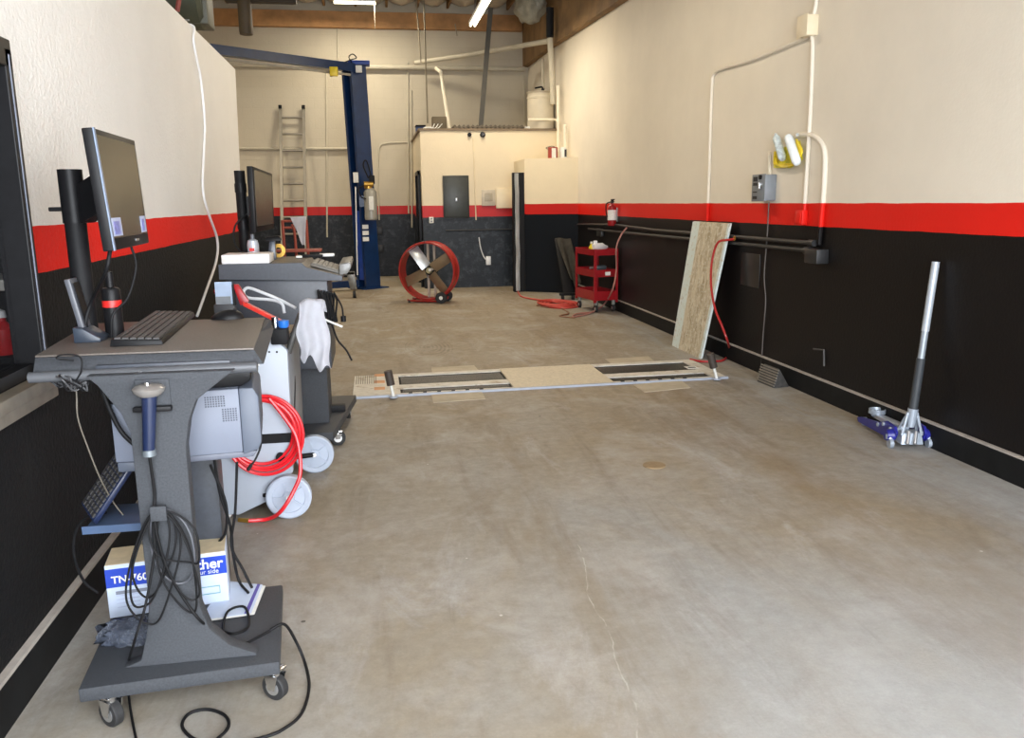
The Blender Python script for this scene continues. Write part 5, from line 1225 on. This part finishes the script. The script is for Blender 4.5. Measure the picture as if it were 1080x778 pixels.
# printer cords
p = [wy(275, 455, 2.78), wy(275, 470, 2.76), wy(269, 485, 2.74), wy(265, 490, 2.74)]
o = thing('printer_cable', 'short black plug cable dangling from the printer corner', 'cable', p[0])
MB().tube(p, .0035).build('cord', BLKM, o); MB().cyl(p[-1], p[-1]+V((-.012, 0, -.018)), .006).build('plug', BLK, o)
for k, (pts, lb) in enumerate(([((226, 485), (232, 520), (243, 555), (246, 585), (252, 612), (262, 625)), 'black power lead hanging beneath the printer, left strand'], [((250, 487), (248, 540), (244, 575), (256, 600), (266, 620)), 'black power lead hanging beneath the printer, right strand'],
                 [((222, 490), (238, 530), (238, 560), (229, 575), (222, 600)), 'black lead curling beside the rear column channel'])):
    P = [wy(q_[0], q_[1], 2.96+.05*i/4) for i, q_ in enumerate(pts)]
    if k < 2: P[-1] = fl(*pts[-1], .165)
    rod('power_lead', lb, 'cable', P, .005, BLKM, sm=True)

# ================================================================ WHITE MACHINE
o = thing('service_machine', 'pale grey wheeled service machine between the two carts', 'machine', (-.7, 4.1, 0))
# front face outline in metres: x right edge -.50
MYF, MYB = 4.15, 4.80; MXL, MXR = -.98, -.47
mp_ = lambda px, py: wy(px, py, MYF)
a1, a2, a3 = mp_(303, 372), mp_(309, 470), mp_(283, 528)
def Pm(px, py): v = mp_(px, py); return (v.x, v.z)
r1, r2, r3 = Pm(303, 370), Pm(308, 462), Pm(309, 498)
prof = [(-.98, .06), Pm(252, 543), Pm(283, 528), Pm(290, 512), r3, r2, r1, Pm(285, 352), (-.98, .93)]
MB().prism(prof, 'y', MYF, MYF+.05, .004).build('front_panel', MACH, o)
xs_ = r2[0]
MB().prism([(-.97, .06), (-.60, .06), (xs_-.02, .20), (xs_, .27), (r1[0], r1[1]-.02), (-.97, .88)], 'y', MYF+.05, MYB, .006).build('body', MACHS, o)
# black band over front and side
z0, z1 = wy(309, 466, MYF).z, wy(309, 456, MYF).z
B(-.97, xs_+.001, MYF-.002, MYF, z0, z1).build('black_band', BLKM, o)
# side: dark grey panel and band
MB().poly([V((xs_+.001, MYF+.06, .36)), V((xs_+.001, MYF+.30, .62)), V((xs_+.001, MYF+.30, .66)), V((xs_+.001, MYF+.06, .40))], [V((xs_+.006, MYF+.06, .36)), V((xs_+.006, MYF+.30, .62)), V((xs_+.006, MYF+.30, .66)), V((xs_+.006, MYF+.06, .40))]).build('side_stripe', BLKM, o)
m = MB()
for px in (284, 292): c = mp_(px, 371); m.cyl((c.x, MYF-.002, c.z), (c.x, MYF+.001, c.z), .005, n=10)
m.build('screw_hole', BLKM, o)
c = mp_(296, 481); MB().cyl((c.x, MYF-.02, c.z), (c.x, MYF, c.z), .022).build('hose_port', BLKM, o)
c = mp_(272, 383); m = MB(); m.box(c.x-.025, c.x+.005, MYF-.015, MYF, c.z-.01, c.z+.0, bev=.003); m.box(c.x-.0, c.x+.01, MYF-.015, MYF, c.z-.01, c.z+.05, bev=.003); m.build('hook', WHT, o)
B(-.97, -.52, MYF+.05, MYB, .06, .08).build('chassis', BLKM, o)
for k, (cx_, cy_, r_) in enumerate(((fl(307, 543).x, 4.11, .112), (fl(331, 507).x, 4.83, .112))):
    AX = RX(PI/2) @ RZ(.3)
    w = MB(); w.lathe([(.045, -.02), (r_-.008, -.024), (r_, -.018), (r_, .018), (r_-.008, .024), (r_-.03, .02), (r_-.032, .012), (.03, .012), (.028, .02), (0, .022)], T(cx_, cy_, r_) @ AX, n=40); ww = w.build('wheel', WHEEL, o)
    MB().lathe([(0, .02), (.012, .02), (.012, .034), (0, .036)], T(cx_, cy_, r_) @ AX).build('axle_cap', WHT, ww)
    m = MB()
    for s in range(5): m.box(-.004, .004, .028, r_-.03, .012, .02, M=T(cx_, cy_, r_) @ AX @ RZ(s*2*PI/5))
    m.build('spoke', WHEEL, ww)
for q_ in ((fl(307, 543).x, 4.13), (fl(331, 507).x, 4.81)): MB().cyl((q_[0], q_[1], .112), (q_[0]-.13, q_[1]+.03*(1 if q_[1] < 4.5 else -1), .112), .014).build('axle', BLKM, o)
for x in (-.92,): 
    for y in (4.22, 4.70): MB().cyl((x-.015, y, .04), (x+.015, y, .04), .04).build('caster', BLKW, o)
# wheel fender dark
# top tray
m = MB(); m.box(-.97, r1[0]-.02, MYF+.04, MYB, .875, .885); m.build('top_tray', mat('tray_tan', srgb(170, 160, 140), .5), o)
# handle bar (black) on the right rear
h0, h1, h2, h3 = wy(304, 372, MYF+.05), wy(311, 350, MYF+.06), wy(319, 328, MYF+.12), wy(325, 331, MYF+.25)
MB().tube([h0, h1, h2, h3, wy(324, 350, MYF+.35)], .016, n=12).build('handle', mat('handle_charcoal', srgb(60, 60, 58), .5), o)
# towel over the handle
tp = h2+V((0, 0, .03))
mm = MB(); g = []; nx, ny = 18, 26
A0, A1 = wy(313, 322, 4.22), wy(334, 326, 4.34)
def towel():
    rows = []
    for j in range(ny+1):
        w = j/ny; row = []
        # path over the bar: rises from the back, crosses, hangs down in front
        for i in range(nx+1):
            u = i/nx
            top = V((-.385+.135*u, 4.24+.06*u, 1.0+.02*math.sin(PI*u)))
            if w < .25:
                a_ = PI*(w/.25); p_ = top+V((.03*math.cos(a_)*-1*0+.0, .045*math.cos(a_), .07*math.sin(a_)))
            else:
                s_l = (w-.25)/.75; ln = .20+.10*u+.03*math.sin(u*12)
                p_ = top+V((.02*s_l*(u-.2), -.045-.02*math.sin(s_l*3), -ln*s_l))
            p_ += V((.010*math.sin(w*9+u*3), .016*math.sin(u*11+1+w)*(.3+w), .006*math.sin(u*8)))
            row.append(mm.bm.verts.new(p_))
        rows.append(row)
    return rows
g = towel()
fs = [mm.bm.faces.new((g[j][i], g[j][i+1], g[j+1][i+1], g[j+1][i])) for j in range(ny) for i in range(nx)]
bmesh.ops.solidify(mm.bm, geom=fs, thickness=.005)
tag(mm.build('towel', CLOTH, ang=1.6), 'white towel draped over the machine handle', 'towel')
c = wy(327, 318, 4.40)
o = thing('plastic_bottle', 'blue round container peeking above the white towel', 'bottle', c)
MB().lathe([(0, -.10), (.055, -.10), (.06, -.06), (.06, .0), (.05, .02), (0, .03)], T(-.335, 4.45, .985)).build('body', mat('bright_blue', srgb(36, 80, 176), .4), o)
MB().lathe([(0, -.1), (.03, -.1), (.03, -.115), (0, -.115)], T(-.335, 4.45, .985)).build('neck', BLKM, o)
# red/clear tool, hoses, gauges on machine top
a_, b2 = wy(252, 318, 4.25), wy(303, 341, 4.2)
o = thing('red_scraper', 'long red and clear plastic tool lying on the machine top', 'tool', (a_.x, a_.y, .885))
p0, p1, p2, p3 = wy(247, 300, 4.3), wy(256, 318, 4.28), wy(280, 330, 4.25), wy(304, 342, 4.22)
dn = V((0, 0, -.022))
MB().poly([p1, p2, p3, p3+dn, p2+dn, p1+dn], [p+V((0, .05, 0)) for p in (p1, p2, p3, p3+dn, p2+dn, p1+dn)], .003).build('strap', mat('strap_red', srgb(214, 60, 50), .35, 0, .1, 20, wear=srgb(225, 160, 150)), o)
MB().poly([p0+V((-.008, 0, 0)), p0+V((.018, 0, 0)), p1+V((.03, 0, 0)), p1+V((-.012, 0, -.02))], [p+V((0, .03, 0)) for p in (p0+V((-.008, 0, 0)), p0+V((.018, 0, 0)), p1+V((.03, 0, 0)), p1+V((-.012, 0, -.02)))], .003).build('red_end', REDP, o)
B(p0.x-.012, p0.x-.001, 4.29, 4.34, p1.z-.02, p0.z, bev=.002).build('clip', BLKM, o)
p = [wy(262, 312, 4.5), wy(258, 305, 4.5), wy(268, 302, 4.5), wy(285, 312, 4.5), wy(310, 318, 4.48), wy(318, 326, 4.4), wy(330, 335, 4.3)]
p = [wy(300, 330, 4.42), wy(297, 320, 4.42), wy(285, 316, 4.44), wy(262, 314, 4.46), wy(257, 308, 4.46), wy(262, 303.5, 4.46), wy(278, 309, 4.44), wy(295, 316, 4.44), wy(312, 325, 4.42)]
rod('grey_hose', 'thin white hose folded in a loop behind the mouse', 'hose', p, .008, mat('hose_pale', srgb(188, 192, 196), .4), sm=True)
rod('long_tube', 'thin pale rod sticking out past the white towel', 'rod', [wy(316, 326, 4.5), wy(361, 344.5, 4.5)], .006, TAPE)
o = thing('gauge_block', 'blue and black gauge fittings on the machine top', 'gauge', wy(298, 345, 4.15))
c = wy(297, 350, 4.14); 
MB().box(c.x-.05, c.x+.03, 4.1, 4.2, .886, c.z+.0+.02, bev=.008).build('block', BLKM, o)
MB().lathe([(0, 0), (.02, 0), (.026, .01), (.026, .035), (0, .04)], T(c.x+.01, 4.15, c.z+.02)).build('blue_knob', mat('knob_blue', srgb(40, 110, 200), .35), o)
MB().lathe([(0, 0), (.016, 0), (.016, .05), (0, .05)], T(c.x-.03, 4.16, c.z+.02)).build('chrome_valve', CHROME, o)
o = thing('paper_sleeve', 'pale blue printed card standing against the rear cart panel', 'card', wy(237, 310, 4.9))
a_, b2 = wy(228, 321, 4.72), wy(244, 297, 4.72)
B(a_.x, b2.x, 4.72, 4.725, a_.z, b2.z).build('card', mat('card_pale_blue', srgb(170, 190, 216), .4), o)
B(a_.x, b2.x-.01, 4.715, 4.72, a_.z, a_.z+(b2.z-a_.z)*.35).build('clear_clip', mat('clip_grey', srgb(130, 136, 142), .3), o)
B(a_.x-.01, b2.x+.01, 4.70, 4.75, .885, a_.z, bev=.003).build('foot', MDK, o)
# standing support under the card is the machine's rear shelf
# red hose coil on the machine
o = thing('red_hose_coil', 'bright red hose coiled on the white machine front', 'hose', wy(282, 455, MYF-.03))
cx_, cz_ = wy(275, 457, MYF-.04).x, wy(275, 457, MYF-.04).z
for k in range(4):
    RR = .165+.011*k; pts = []
    for i in range(28):
        a_ = 2*PI*i/28; pts.append(V((cx_+.006*k+RR*.93*math.cos(a_), MYF-.022-.016*(k % 2)-.01*math.sin(a_+k), cz_-.004*k+RR*math.sin(a_))))
    MB().tube(pts+[pts[0]], .0085, k=2).build('loop', REDH, o)
p = [wy(284, 420, MYF-.05), wy(300, 440, MYF-.06), wy(313, 462, MYF-.08), wy(317, 495, MYF-.12), wy(311, 515, MYF-.14), wy(297, 538, MYF-.16), fl(283, 547, .02), fl(262, 549, .02)]
MB().tube(p, .010).build('loose_end', REDH, o)
q0, q1 = fl(263, 549, .02), fl(252, 548, .02)
MB().cyl(q0, q1, .011).build('brass_fitting', BRASS, o); 
# rear white leads on the floor by the printer
p = [fl(224, 545, .02), fl(236, 540, .02), fl(250, 537, .02)]; p[0] = p[0]
rod('white_cable', 'white cable curling on the floor below the printer', 'cable', [fl(222, 560, .01), fl(236, 548, .012), fl(243, 541, .012), fl(232, 533, .012), fl(224, 524, .012)], .009, WHT, sm=True)

# ================================================================ REAR CART
o = thing('diagnostic_cart', 'rear grey computer cart with sloped keyboard shelf by the left wall', 'cart', (-.55, 5.6, 0))
RC = o; RY0 = 5.15
A = lambda px, py, Y=RY0: wy(px, py, Y)
tl, bl_, tr, mr, rr2, br_ = A(230, 279), A(231, 295), A(318, 277), A(323, 282), A(361, 291), A(361, 296)
pr = [(tl.x, tl.z), (bl_.x, bl_.z), (br_.x, br_.z), (rr2.x, rr2.z), (mr.x, mr.z), (tr.x, tr.z)]
ztop = tl.z; zbot = bl_.z
MB().prism(pr, 'y', RY0, RY0+.015, .002).build('end_panel', STEEL2, o, smooth=False)
# rest of the desk body
D2 = .72
MB().prism([(p_[0], p_[1]-(.004 if i in (0, 5) else 0)) for i, p_ in enumerate(pr)], 'y', RY0+.015, RY0+D2).build('desktop', DESKTOP, o, smooth=False)
# rounded tray on the right
m = MB(); rx0 = rr2.x
m.prism([(rx0-.02, zbot), (rx0+.03, zbot+.01), (rx0+.055, zbot+.05), (rx0+.05, zbot+.08), (rx0-.02, zbot+.07)], 'y', RY0+.08, RY0+D2, .008); m.build('wrist_rest', mat('tray_grey', srgb(130, 130, 128), .4, .2), o)
# cabinet and column below
a_, b2 = A(239, 297, RY0+.04), A(345, 297, RY0+.04)
B(a_.x, b2.x, RY0+.04, RY0+.62, .55, zbot, bev=.004).build('cabinet', STEEL2, o)
c0 = fl(352, 452, .155); c1 = fl(376, 412, .155)
bx1 = c0.x
MB().poly([V((-.98, RY0-.02, .10)), V((c0.x, RY0-.02, .10)), V((c1.x, RY0+1.0, .10)), V((-.92, RY0+1.0, .10))], [V((-.98, RY0-.02, .155)), V((c0.x, RY0-.02, .155)), V((c1.x, RY0+1.0, .155)), V((-.92, RY0+1.0, .155))], .006).build('base', STEEL, o)
a_, b2 = wy(321, 400, RY0+.22), wy(345, 400, RY0+.22)
B(a_.x-.12, b2.x-.0, RY0+.22, RY0+.62, .155, .56, bev=.004).build('column', STEEL, o)
caster(RC, fl(357, 469).x, fl(357, 469).y, .10, .049, WHT, PI/2); caster(RC, -.90, RY0+.06, .11, .042); caster(RC, c1.x-.06, RY0+.92, .11, .042); caster(RC, -.88, RY0+.92, .11, .042)
B(c0.x-.14, c0.x+.06, RY0+.5, RY0+.56, .155, .20, bev=.004).build('foot_rail', BLKM, o)
px_ = wy(255, 215, 5.6).x
MB().cyl((px_, 5.6, ztop-.01), (px_, 5.6, wy(253, 180, 5.6).z), .033).build('monitor_pole', BLKM, o)
for z_ in (1.63, 1.40): MB().cyl((px_, 5.6, z_), (px_, 5.6, z_+.055), .037).build('pole_collar', BLK, o)
# rear monitor
fa, fb, fc_, fd = wy(266, 175, 5.35), wy(287, 183, 5.85), wy(289.5, 241, 5.85), wy(270, 245, 5.35)
nrm = (fb-fa).cross(fd-fa).normalized()
if nrm.x < 0: nrm = -nrm
mo = thing('monitor', 'dark monitor on the rear cart pole near the ladder', 'monitor', (px_, 5.6, ztop))
quad = [fa, fb, fc_, fd]
MB().poly([p-nrm*.035 for p in quad], quad, .004).build('housing', BLK, mo)
sq = [ins(.06, .05), ins(.95, .05), ins(.95, .91), ins(.06, .91)]
MB().poly([p+nrm*.0002 for p in sq], [p+nrm*.0018 for p in sq]).build('screen', SCREEN, mo, smooth=False)
m = MB(); ce = ins(.5, .5)-nrm*.035
m.poly([V((px_+.038, 5.54, 1.48)), V((px_+.038, 5.54, 1.60)), V((px_+.038, 5.66, 1.60)), V((px_+.038, 5.66, 1.48))], [ce+V((0, -.06, -.06)), ce+V((0, -.06, .06)), ce+V((0, .06, .06)), ce+V((0, .06, -.06))]); m.build('mount_bracket', BLK, mo)
rod('monitor_cable', 'black cable dropping behind the rear monitor', 'cable', [V((px_+.04, 5.55, 1.50)), V((px_-.04, 5.52, 1.42)), V((px_-.045, 5.53, 1.3)), V((px_+.04, 5.54, ztop+.005))], .006, BLKM, sm=True)
# things on rear desk
zt2 = ztop
a_, b2 = wy(234, 278, RY0+.03), wy(290, 278, RY0+.03)
o = thing('paper_stack', 'white flat box of paper on the front edge of rear desk', 'paper', (a_.x, RY0+.03, zt2))
B(a_.x, b2.x-.03, RY0+.02, RY0+.26, zt2-.001, zt2+.055, bev=.006).build('paper_block', WHT, o); B(a_.x+.005, b2.x-.04, RY0+.018, RY0+.02, zt2+.012, zt2+.045).build('front_strip', TAPE, o)  # thin pale strip across the front of the paper box
c = wy(267, 262, 5.45)
o = thing('spray_bottle', 'silver grey bottle with dark cap on the rear desk', 'bottle', (c.x, 5.45, zt2))
MB().lathe([(0, 0), (.034, 0), (.036, .01), (.036, .10), (.03, .125), (.014, .135), (0, .135)], T(c.x, 5.45, zt2)).build('body', mat('bottle_silver', srgb(176, 182, 190), .3, .2, .15, 30), o)
MB().lathe([(0, .135), (.013, .135), (.013, .165), (0, .165)], T(c.x, 5.45, zt2)).build('cap', mat('cap_grey', srgb(90, 94, 100), .4), o)
B(c.x-.018, c.x+.012, 5.412, 5.416, zt2+.06, zt2+.08).build('label', LABELR, o)
c = wy(286, 265, 5.5)
o = thing('barcode_scanner', 'dark hooded scanner gun standing on the rear desk', 'scanner', (c.x, 5.5, zt2))
MB().poly([V((c.x-.025, 5.48, zt2)), V((c.x+.03, 5.48, zt2)), V((c.x+.03, 5.53, zt2)), V((c.x-.025, 5.53, zt2))], [V((c.x-.005, 5.49, zt2+.12)), V((c.x+.028, 5.49, zt2+.12)), V((c.x+.028, 5.52, zt2+.12)), V((c.x-.005, 5.52, zt2+.12))], .005).build('grip', mat('scanner_grey', srgb(60, 66, 76), .3), o)
MB().poly([V((c.x-.035, 5.47, zt2+.115)), V((c.x+.07, 5.47, zt2+.12)), V((c.x+.07, 5.54, zt2+.12)), V((c.x-.035, 5.54, zt2+.115))], [V((c.x-.02, 5.48, zt2+.145)), V((c.x+.06, 5.48, zt2+.15)), V((c.x+.06, 5.53, zt2+.15)), V((c.x-.02, 5.53, zt2+.145))], .006).build('head', BLK, o)
# keyboard on the sloped shelf
ks = V((mr.x+.015, RY0+.10, mr.z+.004)); ke = V((rr2.x-.01, RY0+.10, rr2.z+.004))
keyboard('keyboard', 'grey dusty keyboard on the sloped shelf of rear cart', ke, V((0, 1, 0)), (ks-ke), .44, (ks-ke).length, 18, 6, mat('kb_grey', srgb(96, 92, 84), .5), mat('kb_key_grey', srgb(120, 114, 104), .5), .02)
c = wy(332, 262, 5.85)
o = thing('black_cable_gadget', 'flat black tool beside the keyboard on rear desk', 'tool', (-.42, 5.7, zt2))
B(-.47, -.33, 5.62, 5.66, zt2, zt2+.02, bev=.008).build('body', BLKM, o); B(-.50, -.46, 5.60, 5.67, zt2, zt2+.015, bev=.005).build('clip', TAPE, o)
tag(B(-.36, -.26, 5.72, 5.78, zt2-.002, zt2+.018, bev=.006).build('marker_tray', WHT), 'narrow white tray at the far side of the rear desk', 'tray')
c = wy(293, 258, 5.7); o = thing('tape_roll', 'small tan tape roll behind the scanner on rear desk', 'tape', (c.x, 5.7, zt2))
MB().lathe([(.022, -.012), (.045, -.012), (.045, .012), (.022, .012), (.022, -.012)], T(c.x, 5.72, zt2+.045) @ RX(PI/2)).build('roll', BRASS, o)
# black cord bundle on the right of rear cart
c = wy(346, 325, RY0+.02); o = thing('cord_bundle', 'hank of black cord hanging at the right of rear cart', 'cord', c)
for k in range(7):
    dx = -.045+.014*k; m = MB(); pts = []
    for i in range(16):
        a_ = 2*PI*i/16; pts.append(V((c.x+dx+.012*math.cos(a_)+.006*math.sin(3*a_+k), RY0+.0-.012*math.sin(a_)*1+.006*k, c.z+.0+.115*math.sin(a_)*(1-.04*k))))
    m.tube(pts+[pts[0]], .006, k=3); m.build('loop', BLKM, o)
MB().tube([wy(352, 308, RY0), wy(360, 322, RY0), wy(362, 333, RY0)], .005).build('tail', BLKM, o); q0 = wy(362, 333, RY0); MB().cyl(q0, q0+V((0, 0, -.035)), .016).build('plug', BLK, o)
MB().tube([wy(350, 342, RY0), wy(356, 358, RY0), wy(365, 369, RY0), wy(371, 380, RY0)], .006).build('tail', BLKM, o)
MB().cyl((c.x-.02, RY0+.02, c.z+.10), (c.x-.02, RY0+.06, c.z+.10), .012).build('peg', STEEL2, o)
# white cord on left wall
o = rod('wall_cable', 'long white cord hanging down the left wall from its top', 'cable', [V((XL-.10, wx(203, 30, XL).y+.02, 2.60)), V((XL-.085, wx(203, 30, XL).y, 2.76)), V((XL-.035, wx(203, 30, XL).y, 2.785)), V((XL+.012, wx(203, 32, XL).y, 2.765)), wx(204, 42, XL+.015), wx(207, 60, XL+.015), wx(212, 85, XL+.015), wx(216, 130, XL+.015), wx(215, 160, XL+.015), wx(214, 200, XL+.02), wx(220, 225, XL+.03), wx(229, 252, XL+.04), wx(228, 275, XL+.05), wx(218, 305, XL+.06), wx(208, 333, XL+.05)], .009, WHT, sm=True)
# red spray trigger things left of rear cart
c = wx(231, 310, -1.05)
o = thing('red_valve', 'small red valve handles behind the front cart near left wall', 'valve', c)
MB().tube([V((c.x, c.y, 0)), c+V((0, 0, .03))], .012, sm=False).build('stem', GALV, o); MB().torus(c+V((0, 0, .02)), .028, .008, M=RX(.6)).build('handwheel', REDP, o)

GROUPS = {'diagnostic_cart': 'computer carts along the left wall', 'monitor': 'monitors on the cart poles', 'keyboard': 'keyboards on and around the carts',
 'floor_patch': 'concrete patches around the roller tester', 'fluorescent_light': 'tube lights under the roof', 'hanging_rod': 'dark rods hanging from the roof',
 'wall_conduit': 'cream conduits on the right wall', 'air_pipe': 'black pipes along the right wall', 'vertical_conduit': 'thin conduits up the back wall', 'wall_pipe': 'horizontal pipes on the back wall',
 'corner_conduit': 'cream conduits in the right back corner', 'corner_pipe': 'standpipes in the right back corner', 'power_cable': 'loose cables around the front cart', 'monitor_cable': 'cables under the monitors',
 'power_lead': 'power leads hanging under the printer', 'block_outlet': 'outlet boxes painted into the back wall', 'air_hose': 'air hoses in the bay', 'barcode_scanner': 'barcode scanners of the two carts', 'wall_cable': 'white cords on the walls'}
for ob in COL.objects:
    if ob.parent is None and 'label' in ob and 'group' not in ob:
        g_ = GROUPS.get(ob.name.split('.')[0])
        if g_: ob['group'] = g_

# ================================================================ LIGHT
w = bpy.data.worlds.new('world'); SC.world = w; w.use_nodes = True
t = w.node_tree; bg = t.nodes['Background']
sky = t.nodes.new('ShaderNodeTexSky'); sky.sky_type = 'HOSEK_WILKIE' if hasattr(sky, 'sun_direction') else sky.sky_type
try:
    sky.sun_direction = V((.5, .6, .75)).normalized(); sky.turbidity = 4; sky.ground_albedo = .5
except Exception: pass
mx = t.nodes.new('ShaderNodeMix'); mx.data_type = 'RGBA'; mx.inputs[0].default_value = .75
t.links.new(sky.outputs[0], mx.inputs[6]); mx.inputs[7].default_value = (.88, .94, 1.0, 1)
t.links.new(mx.outputs[2], bg.inputs[0]); bg.inputs[1].default_value = 3.0
# daylight of the open roll-up door (sky portal size of the real opening)
li = bpy.data.lights.new('doorway_daylight', 'AREA'); li.shape = 'RECTANGLE'; li.size = 4.4; li.size_y = 3.6; li.energy = 420; li.color = (.91, .95, 1.0)
lo = bpy.data.objects.new('doorway_daylight', li); COL.objects.link(lo); lo.location = (1.1, -1.25, 1.95); lo.rotation_euler = (math.radians(90), 0, 0)
SC.view_settings.view_transform = 'Standard'; SC.view_settings.look = 'None'; SC.view_settings.gamma = 1
SC.view_settings.use_curve_mapping = False; SC.view_settings.exposure = 0.42
